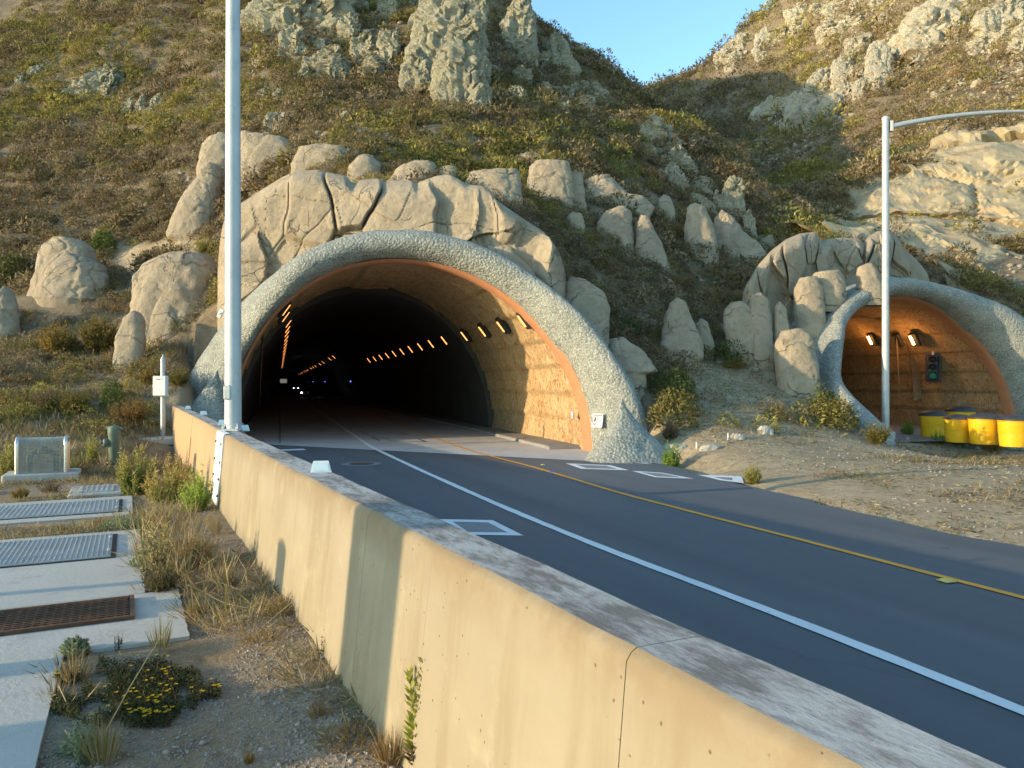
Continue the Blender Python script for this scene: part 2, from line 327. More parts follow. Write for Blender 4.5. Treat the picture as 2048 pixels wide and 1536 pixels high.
# ------------------------------------------------------------------ terrain: heights interpolated through measured points, plus unseen ones raised for shadow
cp = []
for px, col in {
    -260: [(900, 18), (800, 24), (650, 31), (450, 44), (250, 58), (50, 74), (-150, 92)],
    0: [(905, 16.5), (820, 21), (700, 26.5), (600, 31), (450, 41), (300, 51), (150, 63), (0, 76), (-150, 90)],
    300: [(872, 20), (800, 23.5), (700, 27), (600, 31), (480, 37), (300, 49), (150, 60), (0, 72), (-150, 86)],
    450: [(600, 29), (480, 33), (350, 40), (230, 49), (100, 60), (0, 68), (-150, 82)],
    600: [(345, 32), (300, 36), (230, 44), (150, 52), (50, 60), (-100, 74)],
    730: [(360, 31), (300, 36), (220, 46), (100, 58), (0, 66), (-120, 78)],
    850: [(360, 31), (310, 36), (250, 43), (210, 48), (110, 56), (0, 63), (-110, 75)],
    1000: [(400, 31), (350, 36), (260, 44), (215, 48), (120, 60), (20, 70)],
    1100: [(470, 28), (390, 33), (340, 38), (260, 46), (200, 54), (150, 64)],
    1170: [(620, 25), (520, 29), (430, 33), (390, 36), (330, 41), (250, 50), (215, 58)],
    1250: [(760, 21.5), (690, 24), (600, 27.5), (500, 31.5), (430, 36), (390, 40), (320, 46), (255, 53)],
    1300: [(870, 19.5), (780, 22), (680, 25.5), (580, 29), (480, 34), (410, 40), (330, 47), (290, 50)],
    1380: [(900, 18.3), (830, 20.5), (745, 24), (690, 26), (600, 29.5), (520, 34), (440, 41), (380, 47)],
    1480: [(900, 17.6), (830, 21), (745, 25), (690, 27), (600, 31), (520, 36), (440, 43)],
    1600: [(950, 15.2), (880, 19.5), (800, 23.2), (760, 25)],
    1700: [(970, 13.4), (880, 20), (845, 23)],
    1780: [(900, 20), (868, 24.7)],
    1550: [(520, 38), (470, 44)],
    1900: [(545, 36), (500, 43)], 2048: [(690, 33), (600, 38.5), (480, 47), (400, 53), (300, 60), (200, 74), (0, 92), (-150, 106)],
    1700.5: [(475, 44), (440, 56), (380, 66), (300, 78), (200, 92), (80, 110), (0, 118)],
    1850: [(420, 54), (320, 66), (200, 82), (60, 100), (-80, 116)],
    2250: [(760, 30), (600, 37), (400, 50), (200, 68), (0, 86), (-200, 104)],
    1600.5: [(470, 50), (420, 68), (360, 80), (280, 95), (180, 108), (60, 122), (-40, 132)],
    1500: [(440, 60), (400, 76), (330, 92), (250, 110), (150, 124), (50, 134)],
    1400: [(340, 88), (270, 108), (200, 128), (138, 142)],
    1320: [(260, 110), (210, 132), (172, 150)],
    1245: [(186, 152)],
    }.items():
    for py, Y in col: cp.append(PX(px, py, Y))
for q in [(8, 73, 33), (16, 74, 26), (14, 66, 23.5), (22, 70, 22), (10, 84, 34), (24, 60, 17), (4, 78, 37), (-8, 84, 52), (-15, 96, 62), (0, 90, 45), (6, 89, 38), (14.5, 56, 20.5), (18, 49, 14.), (20, 44, 10.), (26, 52, 14), (30, 62, 20),  # hidden summit points behind the ridge are raised to shade the ravine
          (-70, 20, 1), (-70, 35, 5), (-75, 60, 20), (-80, 90, 44), (-60, 110, 70), (-20, 110, 66), (10, 115, 44), (30, 160, 58), (60, 180, 70), (110, 150, 88), (150, 120, 90), (150, 60, 40), (110, 40, 12), (80, 20, 1), (60, 14, 0), (30, 12, .05), (20, 6, 0), (25, 20, .05), (14, 16, .12), (9, 15, .15), (8, 19, .2), (10, 11, .1)]: cp.append(np.array(q, float))
# floor of both mouths and the ground behind the moulded rock faces
for A in (AL, AR):
    for dp in (-4.5, 0, 4.5):
        s0 = float(mouth(A, dp))
        cp.append(T3(A['c']+dp, s0+3.2, 8.0 if dp == 0 else 6.2)); cp.append(T3(A['c']+dp, s0-2.5, -.1)); cp.append(T3(A['c']+dp, s0-7, -.1))
for u in np.arange(-8, 17, 3.): 
    for v in (-11, -7, -3, .6): cp.append(B3(v, u, YZ))
for Y in (2, 8, 14, 20): cp.append(np.array((1.6-.35*Y, Y, -.1)))
cp = np.array(cp)
def _phi(d2): return np.sqrt(d2+3.0)
_d = ((cp[:, None, :2]-cp[None, :, :2])**2).sum(2)
_zm = cp[:, 2].mean()
_w = np.linalg.solve(_phi(_d)+np.eye(len(cp))*-.35, cp[:, 2]-_zm)
# right edge of the carriageway
REDGE = np.array([(24, -30), (13.5, -9), (9.6, 0), (7.3, 5), (5.95, 8.7), (5.3, 10.2), (5.0, 11.5), (4.5, 13.6), (3.9, 15.6), (3.75, 17.3), (3.4, 18.2), (3.1, 19.4)])
def redge(y): return np.interp(y, REDGE[:, 1], REDGE[:, 0])
def zt(x, y):
    x = np.atleast_1d(np.asarray(x, float)); y = np.atleast_1d(np.asarray(y, float)); z = np.empty(len(x))
    for i in range(0, len(x), 20000):
        xs, ys = x[i:i+20000], y[i:i+20000]
        z[i:i+20000] = _phi((xs[:, None]-cp[None, :, 0])**2+(ys[:, None]-cp[None, :, 1])**2)@_w+_zm
    p2 = np.stack([x, y, np.zeros(len(x))], 1)
    hill = sstep(1.2, 7, z); far = sstep(45, 90, y)
    z = z+hill*(fbm(p2*.28, 4, 3)*.55+fbm(p2*.09, 3, 5)*1.0*(1+far*1.2)+fbm(p2*.9, 3, 9)*.14)
    z = z+sstep(.15, 1, z)*fbm(p2*.7, 3, 2)*.1
    v = x*BN[0]+y*BN[1]; u = x*BD[0]+y*BD[1]
    flat = sstep(17.5, 13.5, u)*sstep(-22, -10, v)*(v < 1.36)*sstep(-60, -30, u)
    yz = YZ-.015+fbm(p2*.9, 3, 4)*.012+fbm(p2*3.1, 2, 6)*.006+.05*sstep(.4, 1.1, v)
    z = z*(1-flat)+yz*flat
    z = np.where((y < -12), np.minimum(z, .2), z); z = np.clip(z, -.3, 130)
    # carriageway: cut to below the asphalt
    e = redge(y)-x
    rd = (v > 1.36)*sstep(-.55, .1, e)*(y < 21.5)
    z = z*(1-rd)+(-.12)*rd
    pp = x*TN[0]+y*TN[1]; ss = x*TD[0]+y*TD[1]
    for A in (AL, AR):
        inn = sstep(6.4, 5.4, np.abs(pp-A['c']))*(ss < mouth(A, pp-A['c'])+.8)*(ss > (14 if A is AL else 18))
        if A is AL: inn = inn*(v > 1.36)
        else: inn = inn*sstep(-6.5, -3.5, pp-A['c'])
        z = z*(1-inn)+np.minimum(z, -.12 if A is AL else .0)*inn
        dp = pp-A['c']; fs = A['s']+A['k']*dp+(1.1 if A is AL else 1.6)      # keep the slope behind the moulded faces
        lim = np.where(ss < fs+1.2, np.maximum(.4, np.abs(dp)*.45-.9)*(1 if A is AL else 1.0), 99.)
        m_ = sstep(7.2, 6.0, np.abs(dp))*(ss > fs-6); z = np.where(z > lim, z*(1-m_)+lim*m_, z)
    return z
def cast(px, py, y0=6., y1=190.):
    """distance at which the line of sight through a photo pixel meets the ground"""
    Y = np.concatenate([np.arange(y0, 70, .1), np.arange(70, y1, .4)])
    P = np.stack([(px-1024)/F*Y, Y, H-(py-768)/F*Y], 1)
    hit = np.nonzero(zt(P[:, 0], P[:, 1]) >= P[:, 2])[0]
    return float(Y[hit[0]]) if len(hit) else y1
def on_ground(px, py):
    Y = cast(px, py); return PX(px, py, Y), Y
def lines(*segs):
    out = []
    for a, b, d in segs: out.append(np.arange(a, b, d))
    return np.concatenate(out)
gx = lines((-320, -100, 20), (-100, -38, 1.3), (-38, -13, .32), (-13, 6, .19), (6, 36, .32), (36, 74, .5), (74, 130, 1.1), (130, 400, 20)); gy = lines((-260, -20, 20), (-20, 0, .9), (0, 15, .19), (15, 58, .32), (58, 110, .75), (110, 200, 2.), (200, 420, 20))
GX, GY = np.meshgrid(gx, gy, indexing='ij'); fx, fy = GX.ravel(), GY.ravel(); fz = zt(fx, fy)
fz = np.where(fy > 190, np.minimum(fz, 60), fz)
P = np.stack([fx, fy, fz], 1); nx, ny = GX.shape; idx = np.arange(nx*ny).reshape(nx, ny)
Q = np.stack([idx[:-1, :-1], idx[1:, :-1], idx[1:, 1:], idx[:-1, 1:]], -1).reshape(-1, 4)
cen = P[Q].mean(1); pp = cen[:, 0]*TN[0]+cen[:, 1]*TN[1]; ss = cen[:, 0]*TD[0]+cen[:, 1]*TD[1]; keep = np.ones(len(Q), bool)
for A in (AL, AR):
    dx = pp-A['c']; sf = mouth(A, dx)
    tk = .55 if A is AL else .3; ins = ((np.abs(dx)/(AX*A['a']+tk))**AE+(np.maximum(cen[:, 2], 0)/(AZ*A['b']+tk))**AE < 1)*(ss > sf-1.4)*(ss < sf+40)
    ins |= (np.abs(dx) < AX+.1)*(ss > sf+.2)*(ss < sf+2.2)*(cen[:, 2] < AZ+.8)
    keep &= ~ins
Q = Q[keep]
me = bpy.data.meshes.new('hillside'); me.vertices.add(len(P)); me.vertices.foreach_set('co', P.astype(np.float32).ravel())
me.loops.add(len(Q)*4); me.loops.foreach_set('vertex_index', Q.astype(np.int32).ravel()); me.polygons.add(len(Q))
me.polygons.foreach_set('loop_start', np.arange(0, len(Q)*4, 4, dtype=np.int32)); me.polygons.foreach_set('loop_total', np.full(len(Q), 4, np.int32)); me.polygons.foreach_set('use_smooth', np.ones(len(Q), bool))
def pix(x, y, z): return 1024+F*x/np.maximum(y, .5), 768-F*(z-H)/np.maximum(y, .5)
def inpoly(x, y, poly):
    r = np.zeros(len(x), bool); n = len(poly)
    for i in range(n):
        (x0, y0), (x1, y1) = poly[i], poly[(i+1) % n]
        if y0 == y1: continue
        r ^= ((y0 > y) != (y1 > y)) & (x < (x1-x0)*(y-y0)/(y1-y0)+x0)
    return r
# ground kinds, laid out in plan: the cut slope, the bare mound and verge, the gravel yard
def gpts(l): return [tuple(on_ground(a, b)[0][:2]) for a, b in l]
CUT = gpts([(1630, 470), (1640, 410), (1700, 375), (1800, 330), (1900, 290), (2048, 225), (2240, 190), (2300, 460), (2048, 475), (1940, 510), (1870, 545), (1760, 470)])
MOUND = gpts([(1330, 925), (1370, 800), (1400, 735), (1480, 728), (1620, 775), (1780, 862), (2060, 905), (2060, 1040), (1700, 1000), (1500, 970)])+[(12, 8), (30, 2), (30, 26), (16, 25)]
TRACK = gpts([(215, 520), (255, 478), (330, 490), (420, 520), (425, 560), (340, 505), (262, 540), (240, 600)])
SADDLE = gpts([(0, 905), (250, 880), (330, 790), (400, 830), (350, 890), (200, 930)])
def zones(x, y, z):
    p2 = np.stack([x, y, np.zeros(len(x))], 1); j = fbm(p2*.25, 4, 11)*3.5*np.clip(y/60, .15, 1); k = fbm(p2*.25, 4, 21)*3.5*np.clip(y/60, .15, 1)
    u = x*BD[0]+y*BD[1]; v = x*BN[0]+y*BN[1]
    cut = inpoly(x+j, y+k, CUT); md = inpoly(x+j*.8, y+k*.8, MOUND) | inpoly(x+j*.5, y+k*.5, TRACK) | ((y < 21)*(x > redge(y)-.2)*(z < 1.2)) | ((x > 8)*(y < 28)*(z < .8))
    gr = (v < 1.3)*(u < 15.5)*(y > -30)
    d = np.where(cut | gr, 0, md*1.0); d = np.maximum(d, inpoly(x, y, SADDLE)*.45*(~gr))
    return d, cut*1.0, gr*1.0
zd, zc, zg = zones(fx, fy, fz)
at = me.color_attributes.new('Zone', 'FLOAT_COLOR', 'POINT'); at.data.foreach_set('color', np.stack([zd, zc, zg, np.ones(len(zd))], 1).astype(np.float32).ravel())
# broken faces on the cut slope
cutm = zc > .5
if cutm.any():
    q = P[cutm]; f1, f2, cid = worley(np.stack([q[:, 0]*.11+q[:, 2]*.05, q[:, 1]*.09, q[:, 2]*.13-q[:, 0]*.04], 1), 41); 
    f1b, f2b, cb = worley(q*np.array((.5, .4, .55)), 43)
    off = (cid-.5)*2.3*sstep(0, .05, f2-f1)+(cb-.5)*.5+np.minimum(f2-f1, .5)*2.6-np.minimum(f2b-f1b, .4)*.9+fbm(q*.9, 3, 47)*.35
    P[cutm, 1] -= off*.8; P[cutm, 0] -= off*.6
    me.vertices.foreach_set('co', P.astype(np.float32).ravel()); me.polygons.foreach_set('use_smooth', (cutm[Q].sum(1) < 3))
me.materials.append(MT['soil']); me.update(); me.validate()
hs = bpy.data.objects.new('hillside', me); link(hs); tag(hs, kind='structure')
# ------------------------------------------------------------------ carriageway
def structure(o): return tag(o, kind='structure')
ys = np.concatenate([np.arange(-30, 0, 3.), np.arange(0, 19.6, .35)])
CONC0, CONC1 = G(575, 889.2), G(1185, 920)
mb = MB(); L = np.array([B3(1.3, u, 0.) for u in np.linspace(-34, 26.6, 60)])
right = np.array([(redge(y)+.06*math.sin(y*3.1)+.04*math.sin(y*7.7), y, 0) for y in ys])
pts = [tuple(p) for p in right]+[(2.6, 19.6, 0), tuple(CONC1), tuple(CONC0), (-11.6, 26.2, 0)]+[tuple(p) for p in L[::-1]]
mb.poly(pts, .1); structure(mb.build('road', MT['asphalt']))
# concrete floor of the left bore, its walkway and the floor of the right bore
mb = MB(); c0, c1 = CONC0-np.array((.1, .25, 0)), CONC1-np.array((.1, .25, 0)); dirv = (c1-c0)/np.linalg.norm(c1-c0); a0 = c0-dirv*3.2; a1 = c1+dirv*1.6
ff = [a0, a1, T3(8.35, 20.5, 0), T3(8.35, 330, 0), T3(-1.6, 330, 0), T3(-1.6, 29., 0)]
for p in ff: p[2] = .004
mb.poly(ff); structure(mb.build('tunnel_floor', MT['floorc']))
mb = MB(); P1 = [T3(7.45, s, 0) for s in np.linspace(21.2, 300, 40)]
g = np.array([[T3(7.45, s, -.05), T3(7.47, s, .08), T3(7.5, s, .1), T3(8.45, s, .1)] for s in np.concatenate([[20.4, 20.6], np.linspace(21.2, 300, 60)])]); g[0, :, 2] = .01
mb.grid(g, flip=True); structure(mb.build('tunnel_walkway', MT['walkway']))
mb = MB(); g = np.array([[T3(p, s, .02) for p in np.linspace(16.9, 28.4, 4)] for s in (19.5, 26, 32, 60, 140)]); mb.grid(g, flip=True); structure(mb.build('tunnel_floor', MT['walkway']))
# painted lines
def strip(name, pix_, w, mat, z=.009, ext=None, wob=0.0):
    p = np.array([G(a, b)[:2] for a, b in pix_]); 
    if ext: p = np.vstack([p[0]+(p[0]-p[1])/np.linalg.norm(p[0]-p[1])*ext, p])
    t = np.concatenate([[0], np.cumsum(np.linalg.norm(np.diff(p, axis=0), axis=1))]); tt = np.concatenate([np.arange(0, min(t[-1], 40), .25), np.arange(40, t[-1], 4.)])
    q = np.stack([np.interp(tt, t, p[:, 0]), np.interp(tt, t, p[:, 1])], 1)
    for _ in range(14): q[1:-1] = (q[:-2]+2*q[1:-1]+q[2:])/4
    d = np.gradient(q, axis=0); d /= np.linalg.norm(d, axis=1, keepdims=True); nn = np.stack([-d[:, 1], d[:, 0]], 1)
    wv = wob*np.sin(tt*9.7)+wob*np.sin(tt*23.1+1); a = q+nn*(w/2+wv[:, None]); b_ = q-nn*(w/2+wv[::-1, None])
    mb = MB(); mb.grid(np.stack([np.c_[a, np.full(len(a), z)], np.c_[b_, np.full(len(a), z)]], 1)); return structure(mb.build(name, mat))
strip('white_edge_line', [(2048, 1425), (1700, 1285), (1400, 1170), (1200, 1095), (1000, 1012), (850, 945), (790, 917), (740, 893), (700, 865.5), (650, 831), (612, 805)], .125, MT['white'], ext=14, wob=.004)
strip('yellow_edge_line', [(2048, 1197), (1650, 1093), (1250, 990), (1080, 938), (945, 903), (870, 876), (800, 850), (740, 828)], .1, MT['yellow'], ext=14, wob=.003)
mb = MB(); g = np.array([[T3(-.035, s, .009), T3(.035, s, .009)] for s in np.linspace(25.2, 240, 30)]); mb.grid(g); structure(mb.build('drain_slot', MT['walkway']))
# joints cut for the vehicle detector loops
mb = MB()
def cutline(a, b, w=.03):
    p, q = G(*a), G(*b); d = (q-p)/np.linalg.norm(q-p); n = np.array((-d[1], d[0], 0))*w; z = np.array((0, 0, .0125)); mb.add([p-n+z, q-n+z, q+n+z, p+n+z], [(0, 1, 2, 3)])
for a, b in [((716, 862), (738, 869)), ((738, 869), (708, 868.6)), ((742, 874), (760, 882)), ((745, 874), (778, 878)), ((775, 882), (850, 884)), ((836, 878), (852, 884.5)), ((800, 866), (815, 869.5)), ((758, 866), (818, 869.8)), ((595, 860), (648, 861)), ((520, 856), (560, 857))]: cutline(a, b)
structure(mb.build('detector_joints', MT['dark']))
mb = MB(); 
for a, b in [((600, 871), (690, 872))]: cutline(a, b, .02)
# ------------------------------------------------------------------ portals
arch0 = arch
def portal(A, label, collar_end, lining_end, seed, hood=7.0):
    c, s0, k = A['c'], A['s'], A['k']
    root = E('tunnel_portal', T3(c, s0, 0), label, 'tunnel')
    def low(x, z): return -2.3*sstep(2.3, .0, z)*(x < 0) if A is AR else 0.
    def arch(t, r=0.): 
        x, z = arch0(t, r); return x*A['a'], z*A['b']
    th = np.linspace(-.035, math.pi+.035, 190)
    def ring(r, q, sw=None):
        out = []
        for i, t in enumerate(th):
            rr = r[i] if np.ndim(r) else r; qq = q[i] if np.ndim(q) else q
            x, z = arch(np.clip(t, 0, math.pi), rr); 
            if t < 0 or t > math.pi: z = -.25
            out.append(T3(c+x, mouth(A, x)+qq+low(x, z), z))
        return np.array(out)
    # the roll: a fat rounded lip that thickens towards the feet, then the hood running back into the hill
    zz = arch(np.clip(th, 0, math.pi))[1]; fat = .9+.4*sstep(3., 0., zz)
    if A is AL: fat = fat*(1+.55*sstep(2.1, 2.9, th))
    if A is AR: fat = .62+.2*sstep(2.3, 1.5, th)+1.0*sstep(1.5, .6, th)+.25*sstep(2., 0., zz)
    P = []
    tt = np.linspace(0, math.pi, 26)
    for a in tt: P.append(ring(fat*(.5-.5*math.cos(a)), -.72*np.minimum(fat/.95, 1.3)*math.sin(a)-.02))
    for q in (.4, 1., 2., 3., 4.5, hood): P.append(ring(fat, q))
    P = np.array(P); sh = P.shape; q = P.reshape(-1, 3); n_ = fbm(q*2.2, 4, seed)*.03+fbm(q*.6, 3, seed+3)*.06
    f1, f2, _i = worley(q*3.2, seed+6); n_ += (f2-f1)*.008+fbm(q*.35, 2, seed+11)*.05
    ctr = T3(c, s0, 2.)[None]; dv = q-ctr; dv /= np.linalg.norm(dv, axis=1, keepdims=True); q = q+dv*n_[:, None]
    mb = MB(); mb.grid(q.reshape(sh), flip=True); mb.build('hood', MT['pebble'], root, smooth=True)
    mb = MB(); g = np.array([ring(-.05, .0), ring(-.03, -.05), ring(.0, .12), ring(.015, .36)]); g = np.array([ring(.02, -.2), ring(-.05, -.08), ring(-.07, .02), ring(-.05, .34), ring(.06, .36)]); mb.grid(g, flip=True); mb.build('orange_band', MT['orange'], root, smooth=True, auto=40)
    # tan collar with stepped lifts
    lev = []
    rows = np.linspace(0, 1, 40); P = []
    for t_ in rows:
        rr = []
        for i, t in enumerate(th):
            x, z = arch(np.clip(t, 0, math.pi)); lf = (z*1.25) % 1.0; rr.append(.03+.09*lf)
        P.append((np.array(rr), t_))
    G_ = []
    for rr, t_ in P:
        row = []
        for i, t in enumerate(th):
            x, z = arch(np.clip(t, 0, math.pi), rr[i]); s_a = mouth(A, x)+.3+low(x, z); s_b = max(collar_end, s_a+1)
            if t < 0 or t > math.pi: z = -.25
            row.append(T3(c+x, s_a+(s_b-s_a)*t_, z))
        G_.append(row)
    G_ = np.array(G_); sh = G_.shape; q = G_.reshape(-1, 3); dv = q-np.c_[(TN*c)[None]+np.outer(q[:, :2]@TD, TD), np.full(len(q), 1.5)]; dv /= np.linalg.norm(dv, axis=1, keepdims=True)
    q = q+dv*(fbm(q*1.4, 4, seed+9)*.07)[:, None]
    mb = MB(); mb.grid(q.reshape(sh), flip=True); mb.build('collar', MT['bark'], root, smooth=True)
    # dark inner bore, a little narrower, with its ring-shaped end face and a closed far end
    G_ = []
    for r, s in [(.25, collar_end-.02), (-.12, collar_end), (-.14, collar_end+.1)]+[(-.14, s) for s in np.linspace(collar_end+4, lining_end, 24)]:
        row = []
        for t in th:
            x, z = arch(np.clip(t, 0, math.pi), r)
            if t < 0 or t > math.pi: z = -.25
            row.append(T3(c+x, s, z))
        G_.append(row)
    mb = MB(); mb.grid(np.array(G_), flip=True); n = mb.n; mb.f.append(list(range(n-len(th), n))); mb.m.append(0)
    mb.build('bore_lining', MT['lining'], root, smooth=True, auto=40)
    return root
PL = portal(AL, 'big grey-green rounded tunnel mouth on the left, with the road running into it', 30., 330., 31)
PR = portal(AR, 'grey-green rounded tunnel mouth on the right behind the yellow barrels', 62., 140., 61, hood=10.)
def footcone(root, apex, ctr, rad, seed, push=(0, 0), n=48):
    """flared foot of the roll: a concave cone leaning on it"""
    P = []
    for h in np.linspace(0, 1, 30):
        row = []
        for a in np.linspace(0, 2*math.pi, n, endpoint=False):
            r = rad*((1-h)**1.35)*(1+.1*math.cos(3*a+.8))+.03*(1-h)
            cc = ctr*(1-h)+apex*h
            row.append((cc[0]+r*math.cos(a)*1.0, cc[1]+r*math.sin(a), -.15+(apex[2]+.15)*h))
        P.append(row)
    P = np.array(P); sh = P.shape; q = P.reshape(-1, 3); q = q+np.c_[fbm(q*2.4, 4, seed)*.07, fbm(q*2.4, 4, seed+1)*.07, np.zeros(len(q))]
    mb = MB(); mb.grid(q.reshape(sh), wv=True); mb.build('foot', MT['pebble'], root, smooth=True)
ap = PX(1243, 792, 18.9); footcone(PL, ap, G(1262, 922)+np.array((0, .55, 0)), 1.25, 71)
ap = PX(437, 735, 24.); footcone(PL, ap, np.array((-10.1, 24.3, 0)), 1.6, 75)
# ------------------------------------------------------------------ moulded rock: closed bodies whose outline is measured, with real depth
def scan(poly, y):
    xs = []
    for i in range(len(poly)):
        (x0, y0), (x1, y1) = poly[i], poly[(i+1) % len(poly)]
        if (y0 <= y < y1) or (y1 <= y < y0): xs.append(x0+(x1-x0)*(y-y0)/(y1-y0))
    return (min(xs), max(xs)) if xs else None
def rock_pts(poly, Y, depth=.55, nt=54, nphi=64, sq=2.5, seed=0, amp=.05, blocky=0., sink=.25, crack=.05, cs=.9):
    poly = [(float(a), float(b_)) for a, b_ in poly]; yt = min(p[1] for p in poly); yb = max(p[1] for p in poly); Lr, Rr, Zr = [], [], []
    for t in (1-np.cos(np.linspace(0.07, 1, nt)*math.pi/2)**1.0):
        y = yt+(yb-yt)*min(max(t, .004), .992); s = scan(poly, y); Lr.append(s[0]); Rr.append(s[1]); Zr.append(y)
    Lr, Rr, Zr = map(np.array, (Lr, Rr, Zr)); 
    k7 = int(len(Lr)*.62); Lr[k7:] = np.minimum(Lr[k7:], Lr[k7]); Rr[k7:] = np.maximum(Rr[k7:], Rr[k7])
    for _ in range(2):
        Lr[1:-1] = (Lr[:-2]+2*Lr[1:-1]+Lr[2:])/4; Rr[1:-1] = (Rr[:-2]+2*Rr[1:-1]+Rr[2:])/4
    k = Y/F; wmax = (Rr-Lr).max()/2*k; rows = []
    for L_, R_, y in zip(Lr, Rr, Zr):
        hw = (R_-L_)/2*k; cx = ((L_+R_)/2-1024)*k; z = H-(y-768)*k; ph = np.linspace(0, 2*math.pi, nphi, endpoint=False); c, s = np.cos(ph), np.sin(ph)
        cx_ = np.sign(c)*np.abs(c)**(2/sq); sy_ = np.sign(s)*np.abs(s)**(2/sq); dd = depth*(hw*.45+wmax*.55)*min(1, hw/(wmax*.3)+.15)
        lean = (H-(yb-768)*k); rows.append(np.stack([cx+hw*cx_, Y+dd*sy_+.22*(z-lean), np.full(nphi, z)], 1))
    bot = rows[-1].copy(); bot[:, 2] -= sink+.3; rows.append(bot); top = rows[0].mean(0); top[2] += .25*(rows[0][0, 0]-rows[0][nphi//2, 0])*.3
    P = np.array([np.repeat(top[None], nphi, 0)]+rows); sh = P.shape; q = P.reshape(-1, 3)
    ctr = np.repeat(P.mean(1), nphi, 0); dv = q-ctr; dv[:, 2] += .2*wmax; dv /= np.linalg.norm(dv, axis=1, keepdims=True)+1e-6
    sc = 1/max(wmax, .3); d = fbm(q*sc*1.3, 4, seed)*amp*1.3+fbm(q*sc*4, 3, seed+2)*amp*.4+fbm(q*sc*11, 2, seed+3)*amp*.14
    if crack > 0:
        qq = q*sc*cs+np.stack([fbm(q*sc*1.5, 3, seed+4)]*3, 1)*.35; f1, f2, cid = worley(qq*np.array((1, 1, .7 if blocky == 0 else .5)), seed+5)
        d -= crack*np.exp(-((f2-f1)/.035)**2)
        if blocky > 0:
            d += (cid-.5)*blocky; g1, g2, gid = worley(qq*2.6*np.array((1, 1, .6)), seed+8); d += (gid-.5)*blocky*.5-crack*.4*np.exp(-((g2-g1)/.06)**2); h1, h2, hid = worley(qq*6.5*np.array((1, 1, .7)), seed+12); d += (hid-.5)*blocky*.2
    q = q+dv*(d*wmax)[:, None]
    return q.reshape(sh)
def rocks(name, polys, label, cat, mat, group=None, Y=None, smooth=True, auto=None, each=False, **kw):
    poly0 = polys[0]; yb = max(p[1] for p in poly0); bx = [p[0] for p in poly0]; cx = (min(bx)+max(bx))/2
    if Y is None: Y = cast(cx, yb-2)
    mb = MB(); sd = int(abs(hash((round(cx), round(yb)))) % 997) if False else int(cx*7+yb*3) % 997
    for i, pl in enumerate(polys):
        w = (max(p[0] for p in pl)-min(p[0] for p in pl))*Y/F; dy = w*.3
        n = 64 if w*F/Y > 60 else 44
        if w*F/Y > 90: n = 110
        Yi = Y+dy-i*.35*w*.6
        if each: Yi = cast((max(p[0] for p in pl)+min(p[0] for p in pl))/2, max(p[1] for p in pl)-2)+w*.25
        mb.grid(rock_pts(pl, Yi, seed=sd+i*13, nphi=n, nt=int(n*.85), **kw), wv=True)
    org = PX(cx, yb, Y+dy)
    o = mb.build(name, mat, None, org=org, smooth=smooth, auto=auto); return tag(o, label, cat, group)
